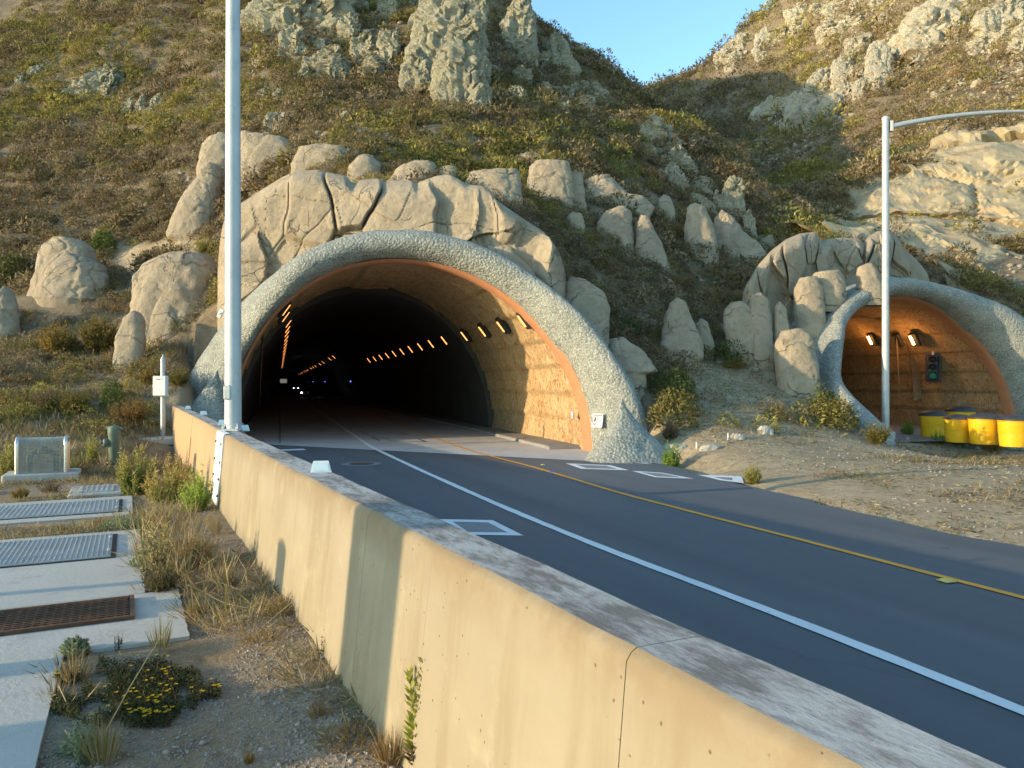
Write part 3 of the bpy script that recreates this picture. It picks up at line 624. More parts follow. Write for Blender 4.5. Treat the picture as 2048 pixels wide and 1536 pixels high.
# the two sculpted faces over the mouths, built column by column
def face(A, outline, q0, label, seed, amp=1.0, bay=1.4, lift=1.06):
    c, s0, k = A['c'], A['s'], A['k']; pt = []
    for px, py in outline:      # line of sight meets the plane of the face
        d = np.array(((px-1024)/F, 1., -(py-768)/F)); a = d[:2]@TN; b_ = d[:2]@TD
        Y = (s0+q0-k*c)/(b_-k*a); pt.append((a*Y-c, (H+d[2]*Y)*lift))
    pt = np.array(pt); xs = np.linspace(pt[0, 0], pt[-1, 0], 300); top = np.interp(xs, pt[:, 0], pt[:, 1])
    for _ in range(2): top[1:-1] = (top[:-2]+2*top[1:-1]+top[2:])/4
    th = np.linspace(0, math.pi, 400); ax_, az_ = arch(th, .7 if A is AL else .35); ax_, az_ = ax_*A['a'], az_*A['b']; bot = np.interp(xs, ax_[::-1], az_[::-1], left=-.3, right=-.3)
    bot = np.minimum(bot, top-.15); nr = 110; P = []
    tt = np.linspace(0, 1, nr); X = np.repeat(xs[:, None], nr, 1); Z = bot[:, None]+(top-bot)[:, None]*tt[None]
    edge = np.minimum(np.minimum(X-xs[0], xs[-1]-X)*1.0, (top[:, None]-Z)); edge = np.maximum(edge, 0)
    x_, z_ = X.ravel(), Z.ravel(); p3 = np.stack([x_, np.zeros(len(x_)), z_], 1)
    wv = np.stack([fbm(p3*.55, 3, seed), np.zeros(len(x_)), fbm(p3*.55+7, 3, seed+1)], 1)
    f1, f2, cid = worley((p3+wv*.4)*np.array((1/bay, 1, 1/(bay*2.3)))*np.array((1, 0, 1))+np.array((0, .5, 0)), seed+2)
    g1, g2, gid = worley((p3+wv*.5)*.62*np.array((1, 0, 1))+np.array((3, .5, 9)), seed+7)
    rel = (cid-.5)*.8*amp*sstep(0, .09, f2-f1)+fbm(p3*.8, 4, seed+3)*.14+fbm(p3*2.5, 3, seed+4)*.035-.12*np.exp(-((f2-f1)/.028)**2)-.07*np.exp(-((g2-g1)/.015)**2)*(gid > .4)+.05*(gid-.5)
    rel += .28*sstep(2.2, 0, z_-np.repeat(bot, nr))*(vnoise(p3*.7, seed+9) > -.1)
    e = edge.ravel(); rnd = 1.5*(1-np.sqrt(np.clip(1-(1-np.clip(e/1.0, 0, 1))**2, 0, 1)))
    off = rnd-np.where(e < .9, rel*sstep(0, .9, e), rel)
    bd = np.array((-.2, .98)) if A is AL else np.array((.37, .93))
    q = np.array([T3(c+a, s0+k*a+q0, z)+np.r_[bd*o_, 0] for a, z, o_ in zip(x_, z_, off)]).reshape(300, nr, 3)
    back = q[:, -1:].copy(); back[:, :, :2] += bd*3.5; back[:, :, 2] -= .5; q = np.concatenate([q, back], 1)
    for i in (0, -1):
        e_ = q[i:i+1 or None].copy() if i == 0 else q[-1:].copy(); e_[..., :2] += bd*3.5; q = np.concatenate([e_, q], 0) if i == 0 else np.concatenate([q, e_], 0)
    mb = MB(); mb.grid(q, flip=True); o = mb.build('moulded_rock_face', MT['moulded'], None, org=T3(c, s0+q0, AZ), smooth=True, auto=60)
    return tag(o, label, 'rock face', 'moulded rock faces over the tunnel mouths')
face(AL, [(421, 590), (428, 520), (440, 452), (452, 430), (520, 388), (560, 365), (585, 354), (632, 351), (690, 363), (706, 378), (722, 371), (760, 368), (768, 374), (800, 371), (826, 371), (835, 378), (850, 372), (880, 362), (905, 359), (925, 368), (940, 378), (975, 382), (988, 390), (1000, 408), (1050, 440), (1100, 470), (1120, 500), (1142, 545), (1152, 590), (1154, 640)], 1.1, 'wide sculpted rock face with dark cracks rising over the left tunnel mouth', 101)
face(AR, [(1478, 600), (1485, 575), (1510, 532), (1540, 500), (1570, 478), (1600, 466), (1632, 463), (1645, 482), (1655, 477), (1690, 475), (1722, 477), (1730, 487), (1742, 472), (1760, 462), (1782, 460), (1800, 474), (1812, 496), (1840, 520), (1860, 545), (1868, 590)], 1.6, 'sculpted rock face of upright columns over the right tunnel mouth', 131, bay=.95, amp=.85, lift=1.03)
MR = MT['moulded']; g1 = 'moulded boulders around the tunnel mouths'
def br(polys, label, **kw):
    a = dict(amp=.085, crack=.045, cs=.85, depth=.7); a.update(kw); up_ = 1.32 if a['depth'] <= .5 and 'Y' not in a else 1.1
    polys = [[(x, max(q[1] for q in pl)-(max(q[1] for q in pl)-y)*up_) for x, y in pl] for pl in polys]; return rocks('moulded_boulder', polys, label, 'boulder', MR, g1, **a)
br([[(62, 570), (68, 530), (75, 500), (95, 487), (130, 484), (155, 490), (172, 505), (182, 540), (190, 600), (62, 600)], [(78, 600), (85, 545), (105, 520), (140, 512), (172, 524), (196, 534), (210, 560), (215, 602), (140, 604)]], 'double tan boulder standing alone on the scrub at the far left')
br([[(-45, 680), (-35, 610), (-8, 578), (8, 590), (25, 630), (34, 672), (0, 682)]], 'tan boulder cut off by the left edge of the photo')
br([[(262, 620), (266, 565), (285, 537), (310, 528), (335, 518), (365, 513), (397, 517), (412, 540), (425, 580), (436, 640), (430, 668), (300, 672)]], 'broad round-topped tan boulder behind the two finger rocks left of the pole')
br([[(264, 690), (266, 630), (270, 590), (280, 560), (297, 553), (312, 568), (322, 600), (318, 660), (300, 700)], [(282, 735), (288, 660), (302, 605), (318, 587), (338, 592), (348, 620), (356, 660), (363, 740), (330, 748)]], 'pair of tall finger-shaped rocks behind the white box on a post')
br([[(227, 680), (238, 645), (254, 629), (268, 634), (277, 650), (283, 690), (285, 735), (250, 742), (228, 725)]], 'small pointed rock left of the tall finger rocks')
br([[(332, 478), (345, 422), (362, 390), (385, 366), (394, 342), (410, 332), (428, 338), (433, 360), (430, 400), (426, 460), (421, 484), (365, 488)]], 'tall stacked-looking boulder just left of the lamp pole above the big rock face')
br([[(392, 352), (400, 295), (415, 278), (437, 268), (456, 276), (466, 300), (472, 365), (420, 372)]], 'high tan boulder half hidden behind the near lamp pole')
br([[(470, 350), (474, 283), (520, 287), (565, 292), (588, 308), (598, 335), (575, 356), (500, 364)]], 'long low tan rock just right of the near lamp pole, above the big face', depth=.4)
br([[(580, 335), (595, 308), (640, 303), (690, 309), (698, 326), (690, 352), (640, 360), (590, 355)]], 'flat-topped low rock with a green tuft at its left end', depth=.4)
br([[(690, 372), (695, 335), (712, 317), (742, 311), (757, 328), (764, 372)]], 'rounded single boulder in the middle of the row above the left mouth')
br([[(765, 376), (798, 342), (835, 334), (868, 337), (878, 376)]], 'low wedge rock between the round boulder and the split rock', depth=.5)
br([[(868, 380), (880, 338), (895, 334), (912, 336), (916, 382)]], 'small split upright rock at the crown of the left rock face')
br([[(918, 392), (940, 357), (985, 354), (1038, 354), (1044, 404), (980, 412)]], 'low retaining-like rock band right of the split rock', depth=.4)
br([[(1045, 412), (1058, 350), (1072, 339), (1110, 342), (1142, 341), (1150, 400), (1100, 414)]], 'light pleated rock panel on the slope between the mouths', depth=.4)
br([[(1090, 418), (1096, 365), (1130, 361), (1166, 359), (1172, 420)]], 'square-faced tan rock in front of the pleated panel', depth=.45)
br([[(1166, 424), (1170, 372), (1190, 368), (1208, 378), (1222, 366), (1236, 385), (1262, 400), (1290, 402), (1312, 420), (1300, 436), (1200, 430)]], 'jagged low rock ridge behind the upright boulders', depth=.4)
br([[(1131, 476), (1132, 440), (1145, 426), (1164, 430), (1171, 452), (1173, 480)]], 'smallest upright rock at the left end of the group on the middle slope')
br([[(1189, 500), (1194, 450), (1214, 426), (1250, 415), (1265, 430), (1271, 470), (1270, 504), (1210, 506)]], 'wide upright boulder in the middle of the slope between the mouths')
br([[(1270, 500), (1275, 452), (1286, 433), (1300, 437), (1312, 460), (1330, 500), (1341, 542), (1302, 538)]], 'leaning finger rock right of the wide upright boulder')
br([[(1311, 446), (1317, 402), (1330, 391), (1343, 398), (1351, 420), (1352, 450)]], 'small thumb-shaped rock behind the finger rock')
br([[(1367, 505), (1374, 452), (1380, 420), (1395, 412), (1415, 420), (1430, 450), (1437, 482), (1436, 526), (1400, 522)]], 'big upright boulder with sunlit left side on the middle slope')
br([[(1432, 500), (1436, 440), (1450, 424), (1470, 440), (1490, 470), (1520, 490), (1536, 512), (1528, 530), (1445, 524)]], 'low sloping rock trailing right from the big upright boulder')
br([[(1126, 650), (1127, 580), (1145, 560), (1178, 569), (1210, 590), (1221, 622), (1218, 665), (1160, 670)]], 'round shaded boulder pressed against the right end of the big face', Y=22.8, sink=1.2)
br([[(1214, 715), (1221, 684), (1246, 681), (1282, 702), (1318, 745), (1260, 755)]], 'low slanting boulder right of the left roll', Y=21.2, sink=1.)
br([[(1320, 700), (1330, 650), (1345, 616), (1361, 604), (1378, 616), (1391, 650), (1406, 685), (1409, 722), (1360, 732)]], 'tall pointed boulder standing above the dry mound')
br([[(1395, 705), (1395, 655), (1406, 643), (1420, 650), (1430, 690), (1428, 720)]], 'small dark rock tucked behind the tall pointed boulder')
br([[(1449, 668), (1452, 630), (1466, 611), (1486, 608), (1505, 620), (1515, 650), (1517, 680), (1480, 690)]], 'round-shouldered rock at the lower left of the right rock face', Y=25.3, sink=1.4)
br([[(1507, 695), (1504, 630), (1512, 598), (1530, 592), (1543, 606), (1547, 645), (1546, 700)]], 'slim upright rock between two smaller rocks by the right mouth', Y=25.2, sink=1.4)
br([[(1548, 690), (1552, 622), (1565, 608), (1577, 620), (1582, 690)]], 'narrow finger rock next to the right hood', Y=25.4, sink=1.4)
br([[(1590, 660), (1597, 582), (1612, 562), (1640, 559), (1652, 580), (1650, 640)]], 'block-shaped rock at the left shoulder of the right hood', Y=26.2)
br([[(1612, 590), (1638, 548), (1680, 544), (1690, 566), (1684, 596)]], 'pleated rock lying on top of the right hood', Y=26.8)
br([[(1713, 580), (1722, 537), (1745, 528), (1760, 545), (1768, 582)]], 'small dome rock at the crown of the right hood', Y=27.2)
br([[(1556, 725), (1560, 690), (1575, 670), (1610, 664), (1630, 676), (1636, 702), (1634, 745), (1612, 768), (1580, 764)]], 'cracked squarish boulder on the bank left of the right mouth', Y=23.6, sink=1.2)
br([[(678, 490), (698, 442), (733, 424), (770, 426), (796, 446), (806, 490)]], 'low triangular lump of moulded rock lying on the crown of the left roll', Y=23.9, depth=.4, sink=-.25)
br([[(856, 492), (858, 463), (878, 457), (905, 470), (914, 492)]], 'small round lump on the roll right of the triangular lump', Y=23.6, depth=.4, sink=-.25)
br([[(900, 510), (908, 478), (958, 476), (975, 485), (980, 520)]], 'flat lump on the roll between the small round lump and the long block', Y=23.3, depth=.35, sink=-.25)
br([[(952, 520), (957, 483), (1000, 477), (1030, 490), (1062, 502), (1080, 560), (1000, 545)]], 'long block of moulded rock resting on the right shoulder of the left roll', Y=22.7, depth=.4, sink=-.25)
# ------------------------------------------------------------------ concrete barrier
VB0, VB1, ZB = 1.117, 1.392, 1.232
root = E('concrete_barrier', B3(1.25, 0, 0), 'long tan concrete barrier with stained flat top running up to the left tunnel mouth', 'barrier')
def wall_run(u0, u1, dv=0., dz=0., n=None):
    us = np.linspace(u0, u1, n or int((u1-u0)/.22)+2); prof = [(VB0-.12, -.3, 0), (VB0-.1, .2, 0), (VB0-.07, .5, 0), (VB0-.003, ZB-.03, 0), (VB0+.012, ZB-.01, 0), (VB0+.03, ZB, 1), (VB1-.03, ZB, 1), (VB1-.008, ZB-.012, 0), (VB1, ZB-.035, 0), (VB1+.1, .45, 0), (VB1+.17, .08, 0), (VB1+.17, -.1, 0)]
    P = np.array([[B3(v+dv, u, z+dz) for v, z, _ in prof] for u in us]); sh = P.shape; q = P.reshape(-1, 3)
    j = fbm(q*np.array((2.3, 2.3, 2.3)), 3, 5); q = q+np.outer(j*.007, np.r_[BN, .8]); P = q.reshape(sh)
    mb = MB(); nu, nv = sh[:2]
    top = 5
    mb.grid(P[:, :top+1], mi=0, flip=False); mb.grid(P[:, top:top+2], mi=1); mb.grid(P[:, top+1:], mi=0)
    for i in (0, -1): mb.add(P[i], [list(range(nv)) if i == 0 else list(range(nv))[::-1]], 0)
    o = mb.build('wall_segment', [MT['barrier'], MT['bartop']], root, smooth=True, auto=35); return o
wall_run(-9, 1.55); wall_run(1.5535, 3.86); wall_run(3.8635, 11.12); wall_run(11.17, 16.6, .03, .0); wall_run(16.63, 25.6, .03)
def fv(z): return VB0-.025-.09*(1-z/ZB)
g_ = np.array([[B3(fv(z)+dv, u, z) for dv, z in ((.03, .0), (0, .0), (0, .4), (0, .8), (0, ZB-.02), (.012, ZB+.012), (.08, ZB+.014))] for u in (10.5, 10.9, 11.35)])
mb = MB(); mb.grid(g_)
for i in (0, -1): mb.add(np.vstack([g_[i], g_[i][::-1]+np.r_[BN, 0]*.03]), [range(14)])
jp = mb.build('joint_plate', MT['whitepaint'], root)
for u in (10.6, 11.25):
    for z in (.2, .42, .64, .86, 1.1):
        mb = MB(); mb.lathe(B3(fv(z)-.004, u, z), [(0, -.014), (.013, -.014), (.018, -.004), (.018, .008)], 8, ax=np.array([np.r_[BD, 0], (0, 0, 1), -np.r_[-BN, 0]])); mb.build('bolt', MT['rust'], jp)
# white reflectors standing on the barrier top
def reflector(px, py, label):
    p = G(px, py, ZB); u = p[:2]@BD; v = p[:2]@BN; a = np.array((p[0], p[1], 0)); d = np.array((-a[0], -a[1], 0)); d /= np.linalg.norm(d); sx_ = np.array((-d[1], d[0], 0))
    r = E('barrier_reflector', (p[0], p[1], ZB-.002), label, 'reflector', 'white reflectors on the barrier top')
    mb = MB(); w0, w1, h = .078, .058, .085; P = np.array([[p+sx_*x*w+d*y+np.array((0, 0, z)) for w, y, z in ((w0, .03, 0), (w1, .012, h-.008), (w1*.93, .006, h), (w1*.93, -.006, h), (w1, -.012, h-.008), (w0, -.03, 0))] for x in (-1, 1)])
    mb.grid(P); mb.add(P[0], [range(6)]); mb.add(P[1], [list(range(6))[::-1]]); mb.build('body', MT['whitepaint'], r)
    mb = MB(); k = .8; mb.add([p+sx_*x*w+d*y+np.array((0, 0, z)) for x, w, y, z in ((-1, w0*k, .0315, .01), (1, w0*k, .0315, .01), (1, w1*k, .0165, h-.016), (-1, w1*k, .0165, h-.016))], [(0, 1, 2, 3)]); mb.build('lens', REFL, r)
REFL = plain('reflective_sheet', (.7, .78, .8), .25)
reflector(642, 944, 'white trapezoid reflector nearest the viewer on the barrier top, alone beyond the long shadow')
reflector(488, 862, 'small white reflector just right of the near lamp pole foot')
reflector(446, 850, 'small white reflector half hidden left of the near lamp pole foot')
reflector(407, 830, 'small white reflector second from the far end of the barrier')
reflector(376, 818, 'small white reflector at the far end of the barrier by the grey flared foot')
# ------------------------------------------------------------------ lamp poles
def lamp_post(base, top, r0, r1, label, arm_dir, arm_len, plate):
    r = E('street_lamp', base, label, 'lamp post', 'galvanised road lamps')
    b_ = np.array(base); mb = MB(); zs = np.linspace(0, top, 14); mb.tube([b_+(0, 0, z) for z in zs], [r0+(r1-r0)*z/top for z in zs], 28); mb.build('pole', MT['galv'], r, smooth=True, auto=50)
    mb = MB(); mb.lathe(b_+(0, 0, top-.01), [(r1*1.12, -.06), (r1*1.15, 0), (r1*1.1, .03), (r1*.6, .07), (.005, .08)], 20); mb.build('pole_cap', MT['galv'], r, smooth=True, auto=40)
    a = np.array((arm_dir[0], arm_dir[1], 0)); a /= np.linalg.norm(a); p0 = b_+(0, 0, top-.28)+a*r1
    mb = MB(); side = np.array((-a[1], a[0], 0)); mb.box(p0+a*.05, (.05, .2, .36), np.array([a, side, (0, 0, 1)]), bev=.012); mb.box(p0+a*.1, (.04, .2, .36), np.array([a, side, (0, 0, 1)]), bev=.012); mb.build('arm_flange', MT['galv'], r)
    t = np.linspace(0, 1, 24); mb = MB(); mb.tube([p0+a*(.1+arm_len*x)+np.array((0, 0, arm_len*(.235*x-.125*x*x))) for x in t], .095-.05*t, 16); mb.build('arm', MT['galv'], r, smooth=True, auto=50)
    e = p0+a*(.1+arm_len)+np.array((0, 0, arm_len*.11)); mb = MB(); ax = np.array([a, side, (0, 0, 1)])
    mb.box(e+a*.3-(0, 0, .02), (.7, .34, .16), ax, bev=.05, taper=.8); lu = mb.build('luminaire', MT['galv'], r)
    mb = MB(); mb.box(e+a*.34-(0, 0, .115), (.44, .26, .03), ax, bev=.012); mb.build('lamp_glass', MT['whitepaint'], lu)
    mb = MB(); mb.box(b_+(-.04, -r0*.98, .55), (.1, .03, .2), bev=.012); mb.build('hand_hole_cover', MT['galv'], r)
    mb = MB(); mb.box(b_+(0, 0, .02), (plate, plate, .04), bev=.015); bp = mb.build('base_plate', MT['galv'], r)
    for sx_ in (-1, 1):
        for sy_ in (-1, 1):
            mb = MB(); mb.lathe(b_+(sx_*plate*.38, sy_*plate*.38, .04), [(.026, 0), (.026, .035), (.012, .036), (.012, .07), (.002, .071)], 6); mb.build('bolt', MT['galv'], bp)
    return r
pb = G(466, 862.5, ZB); lamp_post(pb, 9.6, .116, .085, 'tall thick lamp pole rising from the barrier top near the viewer', (.8, -.6), 3.6, .26)
gp, gY = on_ground(1771, 868); gp = PX(1771, 868, min(gY, 25.)); lamp_post(gp-(0, 0, .02), 10.55, .118, .105, 'slimmer lamp post with a curved arm on the verge in front of the right mouth', (1, .05), 5.4, .42)
mb = MB(); b_ = np.array(gp); mb.lathe(b_, [(.3, -.3), (.3, .05), (.27, .08), (.001, .081)], 20); tag(mb.build('lamp_footing', MT['conc'], None, org=b_), 'round concrete footing under the lamp post on the verge', 'footing')
mb = MB(); mb.box(b_+(.16, -.1, .55), (.05, .1, .14), bev=.01)
# ------------------------------------------------------------------ yard: slabs, hatches, cage, standpipe, box on a post
def slab(name, v0, v1, u0, u1, z, h, mat, jag=.0, kind='structure'):
    mb = MB(); n = 24; P = []
    for i in range(n): P.append(B3(v1+jag*math.sin(i*1.7)*.6, u0+(u1-u0)*i/(n-1), z))
    for i in range(n): P.append(B3(v0, u1-(u1-u0)*i/(n-1), z))
    mb.poly(P[::1], h); o = mb.build(name, mat); return tag(o, kind=kind) if kind else o
slab('pavement', -9, -.36, -9, 5.3, YZ+.012, .2, MT['conc'], .006); slab('pavement', -9, .345, 5.3, 6.55, YZ+.011, .2, MT['conc'], .006); slab('pavement', -9, .105, 6.55, 9.45, YZ+.013, .2, MT['conc'], .006)
slab('pavement', -9, .03, 10.55, 12.35, YZ+.012, .2, MT['conc'], .005)
AXB = np.array([np.r_[BN, 0], np.r_[BD, 0], (0, 0, 1)])
def ribbed(v0, v1, u0, u1, z, label, nsplit, step=.034):
    r = E('access_hatch', B3(v1, u0, z), label, 'hatch')
    mb = MB(); mb.box(B3((v0+v1)/2, (u0+u1)/2, z), (v1-v0+.06, u1-u0+.06, .012), AXB); mb.build('frame', MT['dark'], r)
    w = (v1-v0)/nsplit
    for k in range(nsplit):
        a, b_ = v0+k*w+.012, v0+(k+1)*w-.012; mb = MB(); mb.box(B3((a+b_)/2, (u0+u1)/2, z+.009), (b_-a, u1-u0, .014), AXB)
        x = a+.02
        while x < b_-.02: mb.box(B3(x, (u0+u1)/2, z+.021), (step*.42, u1-u0-.03, .014), AXB); x += step*2
        lid = mb.build('lid', MT['hatch'], r)
        for uu in (u0+.25, u1-.25):
            mb = MB(); mb.box(B3(b_-.02, uu, z+.024), (.03, .09, .02), AXB, bev=.006); mb.build('hinge', MT['galv'], lid)
    return r
ribbed(-4.75, -.15, 8.02, 9.2, YZ+.016, 'ribbed steel double hatch on the middle concrete slab', 3, .0215)
ribbed(-5.1, -.12, 10.85, 11.95, YZ+.014, 'ribbed steel hatch on the far concrete slab', 2, .027)
# rusty grating let into the near slab
r = E('drain_grating', B3(0, 5.9, YZ), 'rusty brown mesh grating let into the near concrete slab', 'grating')
mb = MB(); mb.box(B3(-2.6, 6.13, YZ+.019), (5.2, .54, .008), AXB); mb.build('pit', MT['dark'], r)
mb = MB(); 
for x in np.arange(-5.15, 0, .055): mb.box(B3(x, 6.13, YZ+.027), (.02, .52, .012), AXB)
for y in np.arange(5.88, 6.4, .045): mb.box(B3(-2.6, y, YZ+.031), (5.18, .016, .012), AXB)
mb.build('mesh', MT['rust'], r)
mb = MB()
for c, d in ((B3(-2.6, 5.862, YZ+.027), (5.26, .03, .022)), (B3(-2.6, 6.41, YZ+.027), (5.26, .03, .022)), (B3(.015, 6.135, YZ+.028), (.03, .58, .022))): mb.box(c, d, AXB)
mb.build('frame', MT['rust'], r)
# small lid box
r = E('utility_cover', B3(-.45, 13.1, YZ), 'small grey lidded ground box in a pale concrete collar below the green standpipe', 'utility box')
mb = MB(); mb.box(B3(-.45, 13.1, YZ-.02), (.72, 1.05, .13), AXB, bev=.02); mb.build('collar', MT['conc'], r)
mb = MB(); mb.box(B3(-.45, 13.1, YZ+.05), (.46, .74, .02), AXB, bev=.006)
for x in np.arange(-.65, -.25, .07): mb.box(B3(x, 13.1, YZ+.063), (.02, .7, .01), AXB)
mb.build('lid', MT['hatch'], r)
# concrete pads near the post
pd, py_ = on_ground(313, 878); 
mb = MB(); mb.box(pd-(.0, 0, .05), (1.1, 1.0, .2), AXB, bev=.03); tag(mb.build('concrete_pad', MT['conc'], None, org=pd), 'flat concrete pad on the dirt in front of the white box post', 'pad')
# wire cage over a valve
cb = G(86, 958, YZ); r = E('valve_cage', cb, 'arched wire mesh cage with two shiny tube hoops on a concrete plinth', 'cage')
mb = MB(); mb.box(cb+np.array((0, 0, .03)), (1.12, .75, .2), AXB, bev=.02); mb.build('plinth', MT['conc'], r)
def hoop(x, w, z0, h, rr): 
    pts = [(x, -w, z0)]+[(x, -w*math.cos(a) if False else -w+.12-.12*math.cos(a), z0+h-.12+.12*math.sin(a)) for a in np.linspace(0, math.pi/2, 8)]+[(x, w-.12+.12*math.sin(a), z0+h-.12+.12*math.cos(a)) for a in np.linspace(0, math.pi/2, 8)]+[(x, w, z0)]
    return [cb+AXB.T@np.array(p) for p in pts]
for x in (-.355, .355):
    mb = MB(); mb.tube(hoop(x, .25, .12, .6, 0), .032, 12); mb.build('hoop', MT['steel'], r, smooth=True, auto=60)
MESH = M('expanded_mesh', (.4, .38, .32), (.48, .46, .39), 8., rough=.55, metal=.4, bst=.2)
mb = MB(); hp = hoop(0, .25, .13, .585, 0)
arc = np.array(hp); L_ = np.r_[0, np.cumsum(np.linalg.norm(np.diff(arc, axis=0), axis=1))]; 
for t in np.arange(.01, L_[-1], .024):
    p = np.array([np.interp(t, L_, arc[:, k]) for k in range(3)]); mb.tube([p-AXB.T@np.array((.35, 0, 0)), p+AXB.T@np.array((.35, 0, 0))], .0055, 4, cap=False)
for x in np.arange(-.34, .345, .02): mb.tube([q+AXB.T@np.array((x, 0, 0)) for q in hp], .0035, 4, cap=False)
mb.build('mesh_roof', MESH, r)
for x in (-.35, .35):
    mb = MB(); 
    for y in np.arange(-.24, .245, .024): mb.tube([cb+AXB.T@np.array((x, y, .13)), cb+AXB.T@np.array((x, y, .70 if abs(y) < .17 else .62))], .0045, 4, cap=False)
    for z in np.arange(.14, .7, .024): mb.tube([cb+AXB.T@np.array((x, -.24, z)), cb+AXB.T@np.array((x, .24, z))], .0045, 4, cap=False)
    mb.build('mesh_end', MESH, r)
mb = MB(); mb.tube([cb+AXB.T@np.array(p) for p in ((-.2, 0, .12), (-.2, 0, .42), (-.12, 0, .48), (.12, 0, .48), (.2, 0, .42), (.2, 0, .12))], .05, 10); mb.lathe(cb+(0, 0, .5), [(.09, -.06), (.1, 0), (.06, .06), (.02, .07)], 12); mb.build('valve', MT['greensteel'], r, smooth=True)
# green standpipe
sb = G(228, 936, YZ); r = E('fire_standpipe', sb, 'dark green standpipe with a side outlet cap and bolted base flange', 'hydrant')
mb = MB(); mb.lathe(sb, [(.09, .0), (.09, .1), (.1, .16), (.1, .62), (.108, .64), (.112, .74), (.108, .8), (.07, .83), (.001, .835)], 24); mb.build('body', MT['greensteel'], r, smooth=True, auto=40)
mb = MB(); mb.lathe(sb, [(.15, .03), (.155, .035), (.155, .07), (.1, .075)], 20); mb.lathe(sb, [(.14, .1), (.145, .105), (.145, .135), (.1, .14)], 20); fl = mb.build('base_flange', MT['greensteel'], r, smooth=True, auto=40)
for k in range(8):
    a = k*math.pi/4; mb = MB(); mb.lathe(sb+(.125*math.cos(a), .125*math.sin(a), .05), [(.014, 0), (.014, .12), (.001, .121)], 6); mb.build('bolt', MT['rust'], fl)
for s_ in (-1, 1):
    mb = MB(); mb.tube([sb+np.array((s_*.06, 0, .78)), sb+np.array((s_*.15, 0, .78))], .035, 10); mb.build('lug', MT['greensteel'], r, smooth=True, auto=40)
o_ = np.array((-.86, -.5, 0)); mb = MB(); mb.tube([sb+(0, 0, .5)+o_*t for t in (.05, .12, .13, .17)], [.05, .05, .085, .085], 18); ou = mb.build('outlet', MT['greensteel'], r, smooth=True, auto=40)
mb = MB(); mb.tube([sb+(0, 0, .5)+o_*t for t in (.17, .19)], [.07, .065], 18); oc = mb.build('outlet_cap', MT['galv'], ou, smooth=True, auto=40)
mb = MB(); mb.tube([sb+(0, 0, .5)+o_*t for t in (.19, .22)], [.022, .02], 5); mb.build('nut', MT['rust'], oc)
# white box on a grey post
pb_, pY = on_ground(326, 872); pb_ = PX(326, 872, pY); hh = (872-712)/F*pY; r = E('box_post', pb_, 'white metal box on a round grey post in front of the finger rocks', 'post')
mb = MB(); mb.tube([pb_+(0, 0, -.1), pb_+(0, 0, hh-.12)], .065, 18); mb.build('post', MT['galv'], r, smooth=True, auto=50)
mb = MB(); mb.lathe(pb_+(0, 0, hh-.12), [(.07, -.02), (.072, .0), (.06, .05), (.02, .11), (.012, .16), (.001, .165)], 18); mb.build('post_cap', MT['galv'], r, smooth=True, auto=50)
bz = (872-772)/F*pY; bw, bh = 26*pY/F, 40*pY/F; mb = MB(); mb.box(pb_+(0, -.14, bz), (bw, .17, bh), bev=.015); bx = mb.build('box', MT['whitepaint'], r)
mb = MB(); mb.box(pb_+(0, -.228, bz), (bw*.92, .012, bh*.94), bev=.006); dr = mb.build('door', MT['whitepaint'], bx)
mb = MB(); mb.box(pb_+(0, -.2365, bz+bh*.33), (bw*.5, .004, bh*.13)); mb.build('label_plate', MT['whitepaint'], dr)
mb = MB(); mb.box(pb_+(-.02, -.2405, bz+bh*.33), (bw*.3, .003, bh*.035)); mb.build('label_print', MT['red'], dr)
mb = MB(); mb.box(pb_+(-bw*.53, -.16, bz), (.03, .05, .1), bev=.008); mb.build('latch', MT['galv'], bx)
# ------------------------------------------------------------------ frames and covers set in the road
def roadbox(corn, label, lid=(.36, .36, .37), fr=.17):
    p = np.array([G(a, b_) for a, b_ in corn]); c = p.mean(0); r = E('road_cover', c, label, 'utility cover', 'utility covers with pale frames set in the road')
    mb = MB(); q = p.copy(); q[:, 2] = .006; i_ = c+(p-c)*(1-fr*2); i_[:, 2] = .006; V = np.vstack([q, i_]); mb.add(V, [(k, (k+1) % 4, (k+1) % 4+4, k+4) for k in range(4)]); mb.build('frame', MT['white'], r)
    i2 = i_.copy(); i2[:, 2] = .007; mb = MB(); mb.add(i2, [(0, 1, 2, 3)]); mb.build('lid', MT['lidgrey'], r)
MT['lidgrey'] = M('lid_grey', (.2, .19, .19), (.25, .24, .24), 5., rough=.8, bst=.3)
roadbox([(1047, 1072), (985, 1041), (880, 1039), (925, 1070)], 'pale framed rectangular cover in the near lane beside the barrier')
roadbox([(1258, 941), (1222, 931), (1131, 927), (1162, 938)], 'pale framed cover nearest the grey flared foot, leftmost of three')
roadbox([(1388, 958), (1325, 946), (1263, 942), (1310, 955)], 'pale framed cover in the middle of the three along the road edge')
roadbox([(1488, 967), (1483, 953), (1395, 950), (1440, 961)], 'pale framed cover at the right end of the three, meeting the dry grass', fr=.3)
mc = G(723, 928); r = E('manhole_cover', mc, 'round dark manhole cover with a pale worn ring in the lane before the mouth', 'manhole')
mb = MB(); t = np.linspace(0, 2*math.pi, 40, endpoint=False); mb.add([(mc[0]+.46*math.cos(a), mc[1]+.46*math.sin(a), .0062) for a in t], [range(40)]); mb.build('ring', MT['lidgrey'], r)
mb = MB(); mb.add([(mc[0]+.3*math.cos(a), mc[1]+.3*math.sin(a), .0105) for a in t], [range(40)]); mb.build('lid', MT['rust'], r)
